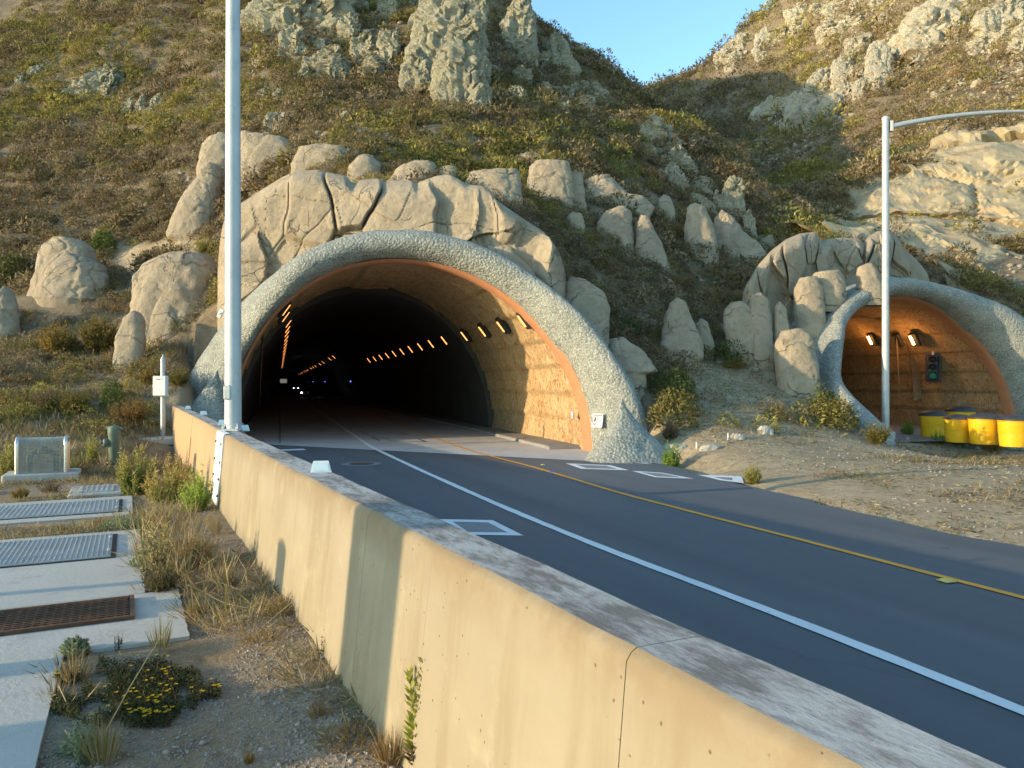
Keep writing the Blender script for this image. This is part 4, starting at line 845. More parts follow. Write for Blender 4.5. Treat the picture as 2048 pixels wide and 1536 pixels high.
def marker(px, py, mat, label, w=.1):
    p = G(px, py); mb = MB(); ax = np.array([np.r_[TN, 0], np.r_[TD, 0], (0, 0, 1)]); mb.box(p+(0, 0, .018), (w, w, .022), ax, bev=.008, taper=.7); tag(mb.build('road_marker', mat, None, org=p), label, 'road marker')
marker(1893, 1164, MT['ceramic'], 'yellow raised road marker beside the yellow line in the near road', .13); marker(1086, 931, MT['ceramic'], 'small yellow raised marker by the yellow line before the mouth'); marker(1104, 945, MT['bluem'], 'small blue raised marker on the road right of the yellow line')
mb = MB(); p = G(584, 900); mb.box(p+(0, 0, .008), (.7, .35, .01), AXB); tag(mb.build('road_patch', MT['white'], None, org=p), 'pale patch on the road seen just over the barrier near the concrete edge', 'patch')
# ------------------------------------------------------------------ signs on the portal
def quad_sign(c, right, up, w, h, parts, label, name='wall_sign'):
    n = np.cross(right, up); r = E(name, c, label, 'sign'); ax = np.array([right, n, up])
    mb = MB(); mb.box(c, (w, .02, h), ax, bev=.004); mb.build('plate', MT['whitepaint'], r)
    return r, ax, n
up = np.array((.1, .0, .99)); up /= np.linalg.norm(up)
def hit_roll(px, py, s_off):
    """point in front of the roll on a line of sight: distance where the roll's front stands"""
    for Y in np.arange(15, 30, .03):
        p = PX(px, py, Y); d_ = p[:2]@TN-AL['c']; s = p[:2]@TD
        if s >= mouth(AL, d_)-s_off: return p
c = hit_roll(1195, 841, .86); rt = np.array((.93, -.36, 0)); rt /= np.linalg.norm(rt)
r, ax, n = quad_sign(c, rt, up, .3, .38, None, 'white rectangular sign with a red prohibition ring on the right foot of the left mouth')
F_ = c+n*.014*(-1 if n[1] > 0 else 1)
s_ = -1 if n[1] > 0 else 1
mb = MB(); t = np.linspace(0, 2*math.pi, 28, endpoint=False); cc = c-rt*.07+up*.02+n*s_*.0125
mb.grid(np.array([[cc+rt*rr*.62*math.cos(a)+up*rr*1.15*math.sin(a) for a in t] for rr in (.1, .122)]), wv=True); mb.build('prohibition_ring', MT['red'], r)
mb = MB(); mb.tube([cc-rt*.012-up*.06, cc+up*.0, cc+rt*.01+up*.07], [.012, .022, .014], 8); mb.build('symbol', MT['print'], r)
for k in range(5):
    mb = MB(); mb.box(c+rt*(-.005+.028*k)+up*.135+n*s_*.0125, (.02, .004, .028), np.array([rt, n, up])); mb.build('letter', MT['red'], r)
for k, w_ in enumerate((.08, .06, .07)):
    mb = MB(); mb.box(c+rt*.075+up*(.06-.055*k)+n*s_*.0115, (w_, .002, .008), np.array([rt, n, up])); mb.build('text_line', MT['red'], r)
c2 = PX(1144.5, 829.5, 21.3); c2 = hit_roll(1144.5, 829.5, -.32); r, ax, n = quad_sign(c2, np.array((.2, -.98, 0)), np.array((0, 0, 1.)), .25, .26, None, 'tiny white plaque with a red border on the tan wall just inside the left mouth', 'wall_plaque')
mb = MB(); mb.box(c2-n*.0, (.2, .035, .19), ax); 
for o_ in list(r.children): pass
mb = MB()
for a, b_, w_, h_ in ((0, .12, .25, .025), (0, -.12, .25, .025), (-.115, 0, .02, .24), (.115, 0, .02, .24)): mb.box(c2+ax[0]*a+ax[2]*b_-np.array((TN[0], TN[1], 0))*.012, (w_, .012, h_), ax)
mb.build('border', MT['red'], r)
mk = hit_roll(441, 627, .1); mk = PX(441.5, 627, 23.8); mb = MB(); mb.box(mk, (.13, .1, .3), np.array([(.9, 0, -.43), (0, 1, 0), (.43, 0, .9)]), bev=.01); mb.lathe(mk-(0, .06, 0), [(.05, -.02), (.05, .02), (.001, .021)], 12); tag(mb.build('sensor_box', MT['whitepaint'], None, org=mk), 'small white sensor box on the outside of the left roll beside the near pole', 'sensor')
# ------------------------------------------------------------------ tunnel lamps
def lamp_proto(bright):
    r = E('tunnel_lamp', (0, 0, 0), 'lamp', 'lamp'); 
    mb = MB(); mb.box((0, .0, 0), (.15, .4, .66), bev=.035); mb.build('housing', MT['dark'], r, smooth=False)
    mb = MB(); mb.box((.075, -.1, 0), (.03, .13, .42), bev=.012); mb.build('lens', MT['lampbright' if bright else 'lamp'], r)
    return r
lp = lamp_proto(False); first = [True]
def place_lamp(src, p, s, z, rx, label, group):
    if first[0] and src is lp: o = lp; first[0] = False
    else: o = copy_tree(src)
    o.location = [float(v) for v in T3(p, s, z)]
    ang = math.atan2(TD[1], TD[0]) - math.pi/2
    o.rotation_euler = (0, rx, ang if math.cos(rx) > -2 else 0); o['label'] = label; o['group'] = group; return o
# lamp rows: right wall, left wall, far ceiling row
zr, zl = 3.86, 4.35
S_r = [21.7, 24.0, 26.4, 29.2, 32.3, 35.3, 38.2, 41.2, 44.2, 47.4, 50.6, 54, 57.6, 61.5]
for i, s in enumerate(S_r):
    lab = ('nearest orange lamp in a dark box on the right wall of the left bore' if i == 0 else 'second boxed orange lamp from the mouth on the right wall of the left bore' if i == 1 else 'third boxed orange lamp from the mouth on the right wall of the left bore' if i == 2 else 'small orange lamp in the receding row on the right wall of the dark bore')
    o = place_lamp(lp, AL['c']+3.66+(.06 if s < 29.5 else -.1), s, zr, 0, lab, 'lamps on the right wall of the left bore'); o.rotation_euler = (0, R(-42), math.atan2(TN[1], TN[0])+math.pi)
    o.rotation_euler = (0, R(38), math.atan2(TN[1], TN[0])+math.pi)
S_l = [25.6, 28.2, 31., 34.2, 37.2, 41., 45, 49.5, 54.5, 60, 66, 73, 81, 90, 100, 111]
for i, s in enumerate(S_l):
    o = place_lamp(lp, AL['c']-3.22+(-.04 if s < 29.5 else .1), s, zl, 0, 'topmost orange lamp in a dark box high on the left wall of the left bore' if i == 0 else 'orange lamp in the steep row high on the left wall of the bore', 'lamps on the left wall of the left bore'); o.rotation_euler = (0, R(34), math.atan2(TN[1], TN[0]))
S_f = [76, 82, 95, 103, 116, 124, 133, 148, 157, 168, 185, 200, 220]
for s in S_f:
    o = place_lamp(lp, AL['c']+1.75, s, 4.62, 0, 'tiny orange lamp in the far row deep inside the left bore', 'far lamps deep in the left bore'); o.rotation_euler = (0, R(50), math.atan2(TN[1], TN[0])+math.pi)
lb = lamp_proto(True); k_ = 0
for px, lab in ((1745, 'bright glowing orange lamp on the wall of the right bore left of the lamp post'), (1830, 'bright glowing orange lamp on the wall of the right bore right of the lamp post')):
    X0 = (AR['c']+3.42)/TN[0]; Y = F*X0/(px-560); q = PX(px, 679, Y); o = lb if k_ == 0 else copy_tree(lb); k_ += 1
    o.location = [float(v) for v in q]; o.rotation_euler = (0, R(30), math.atan2(TN[1], TN[0])+math.pi); o['label'] = lab; o['group'] = 'lamps in the right bore'
    pl = bpy.data.lights.new('lamp_light', 'POINT'); pl.energy = 10; pl.color = (1., .45, .12); pl.shadow_soft_size = .12; po = bpy.data.objects.new('lamp_light', pl); COL.objects.link(po); po.parent = o; po.location = (.45, -.1, 0)
lu_ = lamp_proto(False); X0 = (AR['c']+3.42)/TN[0]; Y = F*X0/(1796-560); lu_.location = [float(v) for v in PX(1796, 680, Y)]; lu_.rotation_euler = (0, R(30), math.atan2(TN[1], TN[0])+math.pi); lu_['label'] = 'unlit lamp box between the two glowing lamps in the right bore'; lu_['group'] = 'lamps in the right bore'
for ch in lu_.children:
    if ch.name.startswith('lens'): ch.data = ch.data.copy(); ch.data.materials[0] = MT['lidgrey']
# ------------------------------------------------------------------ traffic signal in the right bore
X0 = (AR['c']+4.3)/TN[0]; Y = F*X0/(1867-560); c = PX(1866, 735, Y); fw = np.array((-.55, -.83, 0)); sd = np.array((.83, -.55, 0)); ax = np.array([sd, -fw, (0, 0, 1)])
r = E('traffic_signal', c, 'black three-lamp traffic signal with its green lamp lit on the wall of the right bore', 'traffic light')
mb = MB(); mb.box(c, (.42, .2, 1.08), ax, bev=.04); mb.build('housing', MT['black'], r)
mb = MB(); mb.box(c-fw*.12, (.62, .02, 1.28), ax, bev=.008); mb.build('backplate', MT['black'], r)
for k, (z, mt) in enumerate(((.34, MT['red']), (0, MT['dark']), (-.34, MT['green_on']))):
    q = c+fw*.1+np.array((0, 0, z)); mb = MB(); mb.lathe(q, [(.001, .02), (.08, .015), (.125, .0)], 18, ax=np.array([sd, (0, 0, 1), fw])); ln = mb.build('lens', mt if k != 0 else plain('dim_red_lens', (.04, .012, .01), .4), r, smooth=True)
    mb = MB(); P = np.array([[q+sd*.15*math.cos(a)+np.array((0, 0, .15*math.sin(a)))+fw*e for a in np.linspace(R(-25), R(205), 18)] for e in (0, .24)]); mb.grid(P); mb.build('visor', MT['black'], r, smooth=True)
mb = MB(); mb.tube([c+(0, 0, .5)-fw*.1, c+(0, 0, .72)-fw*.1], .06, 12); mb.tube([c+(0, 0, .72)-fw*.1, c+(0, 0, .74)-fw*.1+sd*.5], .04, 10); mb.build('bracket', MT['galv'], r)
# ------------------------------------------------------------------ crash barrels
def barrel(px, pyb, w_px, label, src=[None]):
    Y = F*(H-0)/(pyb-768); c = PX(px, pyb, Y); c[2] = -.0
    if src[0] is None:
        r = E('crash_barrel', (0, 0, 0), label, 'barrel', 'yellow crash barrels before the right mouth'); rb = .44
        mb = MB(); mb.lathe((0, 0, 0), [(.36, 0), (.38, .01), (.405, .3), (.41, .42), (.428, .425), (.428, .44), (.415, .445)], 40); mb.build('lower_body', MT['barrel'], r, smooth=True, auto=35)
        mb = MB(); mb.lathe((0, 0, 0), [(.41, .44), (.418, .46), (.435, .76), (.455, .78), (.455, .81), (.44, .815)], 40); mb.build('upper_body', MT['barrel'], r, smooth=True, auto=35)
        mb = MB(); mb.lathe((0, 0, 0), [(.45, .8), (.47, .8), (.475, .815), (.47, .84), (.43, .885), (.3, .945), (.15, .975), (.001, .985)], 40); mb.build('lid', MT['black'], r, smooth=True, auto=35)
        src[0] = r
    else: r = copy_tree(src[0])
    r['label'] = label; r.location = [float(v) for v in c]; k = w_px/F*Y/.95; r.scale = (k, k, k); return r
gl = [(1866, 875, 52, 'yellow crash barrel with black lid at the left end of the cluster, standing behind'), (1921, 870, 56, 'yellow crash barrel with black lid at the back, mostly hidden by the others'), (1916, 884, 54, 'front yellow crash barrel with black lid nearest the lamp post'), (1968, 888, 60, 'front yellow crash barrel with black lid in the middle of the front row'), (2028, 893, 62, 'yellow crash barrel with black lid cut off by the right edge of the photo')]
for a in gl: barrel(*a)
# ------------------------------------------------------------------ cars far inside the left bore
def car(p, s, paint, lit, label):
    c = T3(p, s, .006); fw = np.r_[-TD, 0]; sd = np.r_[TN, 0]; ax = np.array([sd, fw, (0, 0, 1)]); r = E('car', c, label, 'car', 'cars inside the left bore')
    def at_(x, y, z): return c+ax.T@np.array((x, y, z))
    prof = [(-2.15, .38, .72, .80), (-2.05, .3, .9, .86), (-1.5, .26, .96, .89), (-.2, .25, .98, .9), (.9, .25, .95, .9), (1.8, .27, .82, .87), (2.1, .32, .7, .8), (2.2, .4, .6, .72)]
    P = np.array([[at_(x, y, z) for x, z in ((-w*.9, z0), (-w, z0+.1), (-w, z1-.12), (-w*.88, z1), (w*.88, z1), (w, z1-.12), (w, z0+.1), (w*.9, z0))] for y, z0, z1, w in prof])
    mb = MB(); mb.grid(P, wv=True); mb.add(P[-1], [range(8)]); mb.add(P[0], [list(range(8))[::-1]])
    Q = np.array([[at_(x, y, z) for x, z in ((-w, .93), (-w*.82, zt_), (w*.82, zt_), (w, .93))] for y, zt_, w in ((-1.7, .97, .82), (-1.1, 1.4, .8), (0, 1.46, .8), (.45, 1.4, .8), (1.15, .97, .82))]); mb.grid(Q)
    mb.build('body', paint, r, smooth=True, auto=30)
    mb = MB(); mb.add([at_(-.62, .52, 1.37), at_(.62, .52, 1.37), at_(.74, 1.1, 1.03), at_(-.74, 1.1, 1.03)], [(0, 1, 2, 3)]); mb.build('windscreen', MT['glass'], r)
    for x in (-.8, .8):
        for y in (-1.35, 1.35):
            mb = MB(); mb.lathe(at_(x, y, .32), [(.2, -.1), (.31, -.1), (.325, -.05), (.325, .05), (.31, .1), (.2, .1)], 18, ax=np.array([fw, (0, 0, 1), sd])); wh = mb.build('wheel', MT['black'], r); mb = MB(); mb.lathe(at_(x, y, .32), [(.001, -.08), (.2, -.09), (.2, .09), (.001, .08)], 14, ax=np.array([fw, (0, 0, 1), sd])); mb.build('rim', MT['galv'], wh)
        mb = MB(); mb.lathe(at_(x*.78, 2.17, .66), [(.001, .03), (.09, .02), (.11, .0), (.1, -.05)], 14, ax=np.array([sd, (0, 0, 1), fw])); mb.build('headlight', MT['head'] if lit else MT['glass'], r)
    mb = MB(); mb.box(at_(0, 2.215, .5), (.4, .02, .13), ax, bev=.004); mb.build('number_plate', MT['whitepaint'], r)
car(3.75, 81, MT['cardark'], False, 'dark car coming out of the bore with its lamps off')
car(3.55, 112, MT['cargrey'], True, 'car with bright headlights behind the dark car in the bore')
car(4.6, 235, MT['cargrey'], True, 'farthest car in the bore, a tiny pair of headlights')
# signs hanging deep in the bore
mb = MB(); q = PX(567, 762, 150.); mb.box(q, (1.35, .1, .8), bev=.03); o = tag(mb.build('message_panel', glow('dim_panel', (.55, .5, .45), .12), None, org=q), 'small pale rectangular panel far down the left side of the bore', 'sign')
q = PX(650, 692, 52.); r = E('diamond_sign', q, 'barely visible dark diamond sign hanging in the bore', 'sign'); mb = MB(); s_ = .8; mb.add([q+(s_*a, e, s_*b_) for e in (-.03, .03) for a, b_ in ((-1, 0), (0, -1), (1, 0), (0, 1))], [(0, 1, 2, 3), (7, 6, 5, 4)]+[(k, k+4, (k+1) % 4+4, (k+1) % 4) for k in range(4)]); mb.build('plate', MT['dark'], r)
mb = MB(); mb.tube([q+(0, .05, .3), q+(0, .05, 2.)], .03, 8); mb.build('hanger', MT['dark'], r)
for px, py, Y_, lab in ((701, 763, 62, 'small blue point of light on the right wall deep in the bore, nearest'), (650, 763.5, 100, 'middle pinprick of pale blue light on the right wall of the bore'), (626, 763.5, 130, 'farthest pinprick of pale blue light in the bore')):
    q = PX(px, py, Y_); r = E('emergency_phone', q, lab, 'emergency phone', 'emergency phone points in the bore'); mb = MB(); mb.box(q+(0, .1, -.55), (.35, .2, .9), bev=.03); mb.build('cabinet', MT['dark'], r); mb = MB(); mb.lathe(q, [(.05, -.03), (.05, .03), (.03, .05), (.001, .06)], 12); mb.build('beacon', MT['blue_on'], r)
# ------------------------------------------------------------------ unseen stand-ins outside the left edge, added to cast shadows on yard and barrier
def off(t, c): return np.array((t*.9114-c*.4115, t*.4115+c*.9114, YZ))
p = off(-7, 4.28); r = E('shadow_caster_cabinet', p, 'tall grey equipment cabinet standing on the near concrete slab', 'cabinet'); ax = np.array([(.41, -.91, 0), (.91, .41, 0), (0, 0, 1)])
mb = MB(); mb.box(p+(0, 0, 1.5), (.8, .7, 3.0), ax, bev=.02); mb.build('housing', MT['galv'], r); mb = MB(); mb.box(p+ax[1]*.36+(0, 0, 1.45), (.7, .03, 2.6), ax, bev=.01); dr = mb.build('door', MT['galv'], r); mb = MB(); mb.box(p+ax[1]*.39+ax[0]*.28+(0, 0, 1.4), (.04, .04, .2), ax, bev=.01); mb.build('handle', MT['steel'], dr)
for t, c_, w_, h_, lab in ((-6.5, 6.55, .17, 1.75, 'short grey guard post beside the rusty grating'), (-6., 5.45, .12, 1.15, 'low grey guard post near the tall cabinet'), (-7, 7.35, .06, 1.3, 'thin grey guard post by the middle slab'), (-7.5, 8.6, .05, 1.5, 'thin grey guard post by the middle hatch'), (-7.2, 2.3, .16, 1.6, 'grey guard post at the near end of the slab')):
    p = off(t, c_); r = E('shadow_caster_post', p, lab, 'post', 'guard posts beside the slabs'); mb = MB(); mb.tube([p-(0, 0, .1), p+(0, 0, h_-.05)], w_, 16); mb.build('post', MT['galv'], r, smooth=True, auto=50); mb = MB(); mb.lathe(p+(0, 0, h_-.05), [(w_*1.05, 0), (w_*1.05, .03), (w_*.7, .06), (.001, .07)], 16); mb.build('cap', MT['galv'], r, smooth=True, auto=50)

# white survey stakes and broken concrete on the mound
for px, py, lab in ((1668, 826, 'white stake at the right end of the dry mound, left of a close pair'), (1679, 826, 'white stake at the right end of the dry mound, right of a close pair'), (1572, 838, 'white stake standing alone in the middle of the dry mound'), (1456, 880, 'white stake low on the dry mound beside broken concrete'), (1393, 898, 'white stake nearest the big olive shrub')):
    q, Y = on_ground(px, py); mb = MB(); h = 16/F*Y; mb.box(q+(0, 0, h/2-.02), (.035, .02, h), bev=.004, taper=.8); tag(mb.build('stake', MT['whitepaint'], None, org=q), lab, 'stake', 'white stakes on the dry mound')
RUB = M('rubble_concrete', (.33, .3, .25), (.42, .385, .33), 5., (.25, .21, .16), 9., bst=.6)
def rubble(px, py, w, h, lab):
    q, Y = on_ground(px, py); W = w/F*Y; g = np.random.default_rng(px); P = []
    for z, k in ((-.05, 1.), (h/F*Y*.6, .95), (h/F*Y, .7)):
        P.append([(q[0]+W/2*k*math.cos(a)*r_, q[1]+W*.3*k*math.sin(a)*r_, q[2]+z*(.8+.4*r2)) for a, r_, r2 in zip(np.linspace(0, 2*math.pi, 14, endpoint=False), 1+.3*g.normal(size=14)*.5, g.random(14))])
    mb = MB(); mb.grid(np.array(P), wv=True, flip=True); mb.f.append([mb.n-14+i for i in range(14)]); mb.m.append(0); tag(mb.build('concrete_rubble', RUB, None, org=q), lab, 'rubble', 'broken concrete on the dry mound')
for a in ((1652, 829, 30, 6, 'pale concrete fragment by the pair of white stakes'), (1530, 868, 36, 14, 'largest pale concrete lump in the middle of the dry mound'), (1477, 878, 26, 10, 'pale concrete lump left of the largest one'), (1354, 902, 56, 14, 'long pale concrete piece beside the grey flared foot'), (1420, 898, 40, 8, 'flat concrete piece between the two stakes low on the mound')): rubble(*a)
# ------------------------------------------------------------------ natural outcrops on the hills
g2 = 'natural rock outcrops on the hills'
def oc(polys, label, mat='crag', **kw):
    a = dict(amp=.17, crack=.11, cs=1.8, depth=.6, blocky=.33, sq=3., sink=.8); a.update(kw); bare = a.pop('bare', False); gg = a.pop('group', g2); return rocks('rock_outcrop', polys, None if bare else label, None if bare else 'rock outcrop', MT[mat], None if bare else gg, smooth=False, **a)
oc([[(862, 185), (865, 130), (880, 90), (893, 52), (918, 24), (950, 26), (959, 60), (962, 100), (973, 130), (981, 180), (978, 226), (955, 215), (915, 192)]], 'tallest pale cliff-like outcrop with a sharp shaded right edge on the central hill', blocky=.13)
oc([[(798, 180), (803, 120), (815, 90), (840, 84), (858, 110), (861, 150), (860, 195), (830, 192)]], 'pale slab leaning against the left foot of the tallest outcrop')
oc([[(820, 70), (830, 20), (850, -15), (890, -20), (915, 10), (890, 60), (860, 90)]], 'broken outcrop at the top edge above the tallest cliff')
oc([[(698, 105), (705, 75), (722, 60), (742, 62), (760, 90), (766, 120), (735, 128)], [(750, 90), (765, 60), (790, 55), (800, 85), (780, 110)]], 'pale double outcrop in the gully left of the tallest cliff')
oc([[(556, 115), (557, 70), (570, 45), (590, 40), (612, 55), (616, 92), (606, 128), (575, 130)]], 'smooth round-topped outcrop just right of the near pole near the top')
oc([[(608, 158), (613, 120), (640, 98), (680, 95), (700, 120), (703, 158), (660, 166)]], 'squarish lichen-covered outcrop below the round-topped one')
oc([[(512, 40), (520, -10), (560, -30), (600, -20), (650, -10), (665, 25), (640, 60), (590, 50), (540, 55)]], 'ragged rock band cut by the top edge right of the near pole')
oc([[(618, 70), (625, 35), (650, 20), (672, 40), (668, 75)]], 'small rock under the ragged band at the top')
oc([[(523, 258), (528, 232), (550, 217), (575, 230), (592, 262), (560, 266)]], 'triangular pale outcrop above the long low tan rock', mat='palerock')
oc([[(508, 198), (515, 180), (530, 176), (540, 192), (538, 204)]], 'small pale stone between the near pole and the triangular outcrop', mat='palerock')
oc([[(140, 200), (165, 165), (200, 132), (238, 128), (251, 160), (240, 190), (180, 204)]], 'large overhanging outcrop high on the left slope')
oc([[(234, 235), (248, 200), (258, 190), (264, 205), (250, 238)]], 'thin rock fin right of the overhanging outcrop', depth=.4)
oc([[(268, 228), (275, 190), (284, 184), (288, 205), (280, 230)]], 'second thin rock fin farther right on the left slope', depth=.4)
oc([[(298, 218), (305, 190), (318, 184), (327, 200), (326, 220)]], 'stubby rock at the right end of the fins on the left slope')
oc([[(52, 160), (58, 135), (75, 125), (84, 140), (82, 160)]], 'small grey outcrop at the upper left')
oc([[(1278, 285), (1286, 245), (1310, 230), (1336, 246), (1352, 275), (1362, 300), (1330, 310)]], 'bulky sunlit outcrop at the top of the ridge beside the dark ravine')
oc([[(1320, 335), (1340, 300), (1362, 290), (1380, 318), (1390, 345), (1350, 350)]], 'second outcrop down the ridge beside the ravine')
oc([[(1322, 372), (1330, 330), (1350, 322), (1372, 350), (1375, 378)]], 'pale outcrop on the lit flank just below the second ridge outcrop', mat='palerock')
oc([[(1385, 392), (1395, 360), (1412, 368), (1430, 395), (1420, 410)]], 'lower ridge outcrop above the trailing rock')
oc([[(1440, 430), (1450, 375), (1470, 345), (1486, 360), (1492, 400), (1490, 440)]], 'dark upright outcrop at the foot of the ridge by the ravine')
oc([[(1488, 470), (1492, 425), (1503, 416), (1513, 440), (1512, 480)]], 'narrow grey rock standing in the shade of the ravine')
oc([[(1518, 500), (1525, 475), (1545, 470), (1553, 490), (1552, 510)]], 'squat grey rock at the bottom of the ravine')
oc([[(1095, 75), (1110, 50), (1130, 70), (1150, 110), (1165, 150), (1130, 160), (1105, 130)]], 'shaded crag on the skyline of the central hill')
oc([[(1000, 90), (1010, 20), (1035, -30), (1060, -10), (1075, 50), (1060, 110), (1030, 130)]], 'tall shaded crag at the skyline top of the central hill')
oc([[(1160, 195), (1180, 160), (1205, 170), (1216, 188), (1200, 205)]], 'pale stones on the skyline just before the saddle')
for pl, lab in (
    ([(1730, 165), (1738, 110), (1752, 78), (1768, 68), (1783, 85), (1789, 112), (1770, 145), (1745, 175)], 'pointed pale outcrop standing alone on the right hillside'),
    ([(1704, 168), (1715, 145), (1732, 135), (1742, 150), (1725, 175)], 'small block left of the pointed outcrop on the right hillside'),
    ([(1660, 160), (1672, 118), (1690, 100), (1712, 110), (1712, 150), (1685, 172)], 'rounded double block above the long band on the right hillside'),
    ([(1560, 262), (1568, 225), (1590, 190), (1620, 175), (1640, 195), (1625, 235), (1590, 268)], 'long slanting rock band low on the right hillside'),
    ([(1596, 210), (1610, 170), (1640, 135), (1665, 130), (1672, 155), (1640, 195)], 'upper end of the slanting band on the right hillside'),
    ([(1640, 230), (1650, 190), (1675, 180), (1690, 200), (1670, 240)], 'block right of the slanting band'),
    ([(1496, 245), (1510, 215), (1545, 188), (1555, 200), (1535, 230), (1510, 248)], 'grey shaded fin at the shadow line of the ravine'),
    ([(1435, 122), (1450, 90), (1475, 72), (1495, 85), (1490, 115), (1460, 128)], 'pale outcrop cluster on the right skyline'),
    ([(1505, 110), (1515, 65), (1535, 52), (1552, 70), (1545, 105), (1525, 118)], 'upright outcrop behind the right skyline cluster'),
    ([(1575, 40), (1590, 10), (1615, 0), (1625, 30), (1600, 50)], 'outcrop near the top edge of the right hillside'),
    ([(1640, 30), (1655, 5), (1690, -5), (1700, 25), (1670, 45)], 'second outcrop near the top edge of the right hillside'),
    ([(1790, 110), (1810, 60), (1850, 20), (1920, 0), (1945, 40), (1920, 90), (1850, 120)], 'broad smooth pale cliff at the upper right'),
    ([(1940, 60), (1960, 20), (2010, -10), (2060, 0), (2060, 70), (1990, 80)], 'pale cliff at the top right corner'),
    ([(2005, 110), (2020, 88), (2070, 80), (2080, 110), (2040, 120)], 'low pale ledge at the right edge near the top')):
    oc([pl], lab, mat='palerock', blocky=.18, depth=.45)
def jag(cx, cy, w, h, seed, lean=.35):
    g = np.random.default_rng(seed); n = 11; a = np.linspace(-math.pi/2, 1.5*math.pi, n, endpoint=False)+g.normal(size=n)*.12; r = g.uniform(.72, 1.18, n)
    return [(cx+w/2*r_*math.cos(t)+lean*h/2*r_*math.sin(t), cy-h/2*r_*math.sin(t)) for t, r_ in zip(a, r)]
def band(pts, w, h, label, mat, seed, lean=.35, loose=False):
    g = np.random.default_rng(seed); P = [jag(x+g.normal()*4, y+g.normal()*4, w*g.uniform(.6, 1.35), h*g.uniform(.6, 1.35), seed+i, lean) for i, (x, y) in enumerate(pts)]
    if loose:
        for pl in P: oc([pl], label, mat, group=label)
        return
    x0, y0 = pts[0]; c = PX(x0, y0+h/2, cast(x0, y0+h/2-2)); r = E('rock_ledge', c, label, 'rock ledge', g2)
    for pl in P:
        o = oc([pl], None, mat, bare=True); wl = o.location.copy(); o.parent = r; o.location = wl-r.location; o.name = 'rock_block'
oc([[(800, 200), (806, 110), (835, 20), (860, -60), (930, -90), (985, -40), (975, 60), (972, 130), (972, 205), (930, 225)]], 'massive pale cliff body behind the tallest outcrop, rising out of the top edge', Y=cast(890, 200)+3, blocky=.16, depth=.5)
oc([[(500, 60), (505, -20), (560, -90), (660, -90), (720, -50), (715, 20), (690, 75), (600, 60)]], 'wide ragged cliff mass cut by the top edge between the near pole and the gully', blocky=.22, depth=.4)
band([(690, 60), (720, 20), (770, 20), (640, 90), (600, 150), (735, 135)], 56, 54, 'rubble of pale blocks filling the gully left of the tallest cliff', 'crag', 301)
band([(1045, 150), (1085, 175), (1120, 190), (1030, 190), (1075, 120), (1150, 185), (1180, 205), (1130, 215)], 40, 34, 'shaded block below the skyline right of the tallest cliff', 'crag', 321, loose=True)
band([(640, 205), (680, 235), (590, 245), (720, 260), (770, 275), (560, 195)], 26, 22, 'small white stone lying loose on the slope below the round-topped outcrop', 'palerock', 341, loose=True)
band([(1060, 270), (1100, 290), (1085, 310), (1125, 320), (1050, 315)], 34, 24, 'loose white block on the slope above the pleated panel', 'palerock', 351, loose=True)
band([(1300, 300), (1335, 330), (1355, 375), (1395, 400), (1420, 415), (1370, 340), (1410, 375), (1450, 405), (1340, 360)], 44, 50, 'broken crest of grey blocks stepping down beside the ravine', 'crag', 361, -.3)
band([(1555, 215), (1585, 200), (1600, 240), (1640, 210), (1665, 180), (1625, 245), (1655, 155), (1690, 160), (1575, 245)], 46, 48, 'long diagonal belt of pale broken rock across the right hillside', 'palerock', 381, .5)
band([(1700, 120), (1720, 95), (1690, 190), (1670, 215), (1720, 175), (1760, 160)], 40, 46, 'upper blocks of the diagonal belt left of the pointed outcrop', 'palerock', 401, .5)
band([(1440, 112), (1470, 95), (1500, 80), (1530, 85), (1560, 70), (1520, 115), (1480, 115), (1590, 55)], 42, 36, 'row of pale blocks along the right skyline', 'palerock', 421, .5)
band([(1600, 30), (1640, 15), (1680, 20), (1720, 5), (1650, 60), (1700, 50), (1760, 0)], 48, 40, 'pale ledges near the top edge of the right hillside', 'palerock', 441, .5)
oc([[(1755, 130), (1790, 70), (1830, 20), (1880, -20), (1960, -40), (1990, 10), (1960, 70), (1900, 115), (1830, 135)]], 'large smooth tan cliff face below the top right corner', 'palerock', Y=cast(1860, 120)+2, blocky=.1, depth=.35, crack=.05)
band([(1985, 40), (2020, 20), (1970, 90), (2010, 75), (2045, 60), (2040, 110)], 56, 44, 'stepped ledges at the top right corner', 'palerock', 461, .5)
band([(170, 178), (205, 160), (225, 145), (150, 190)], 40, 36, 'lichen blocks around the overhanging outcrop on the left slope', 'crag', 481)
band([(60, 150), (40, 160), (72, 140)], 24, 24, 'cluster of small grey rocks at the far upper left', 'crag', 491)
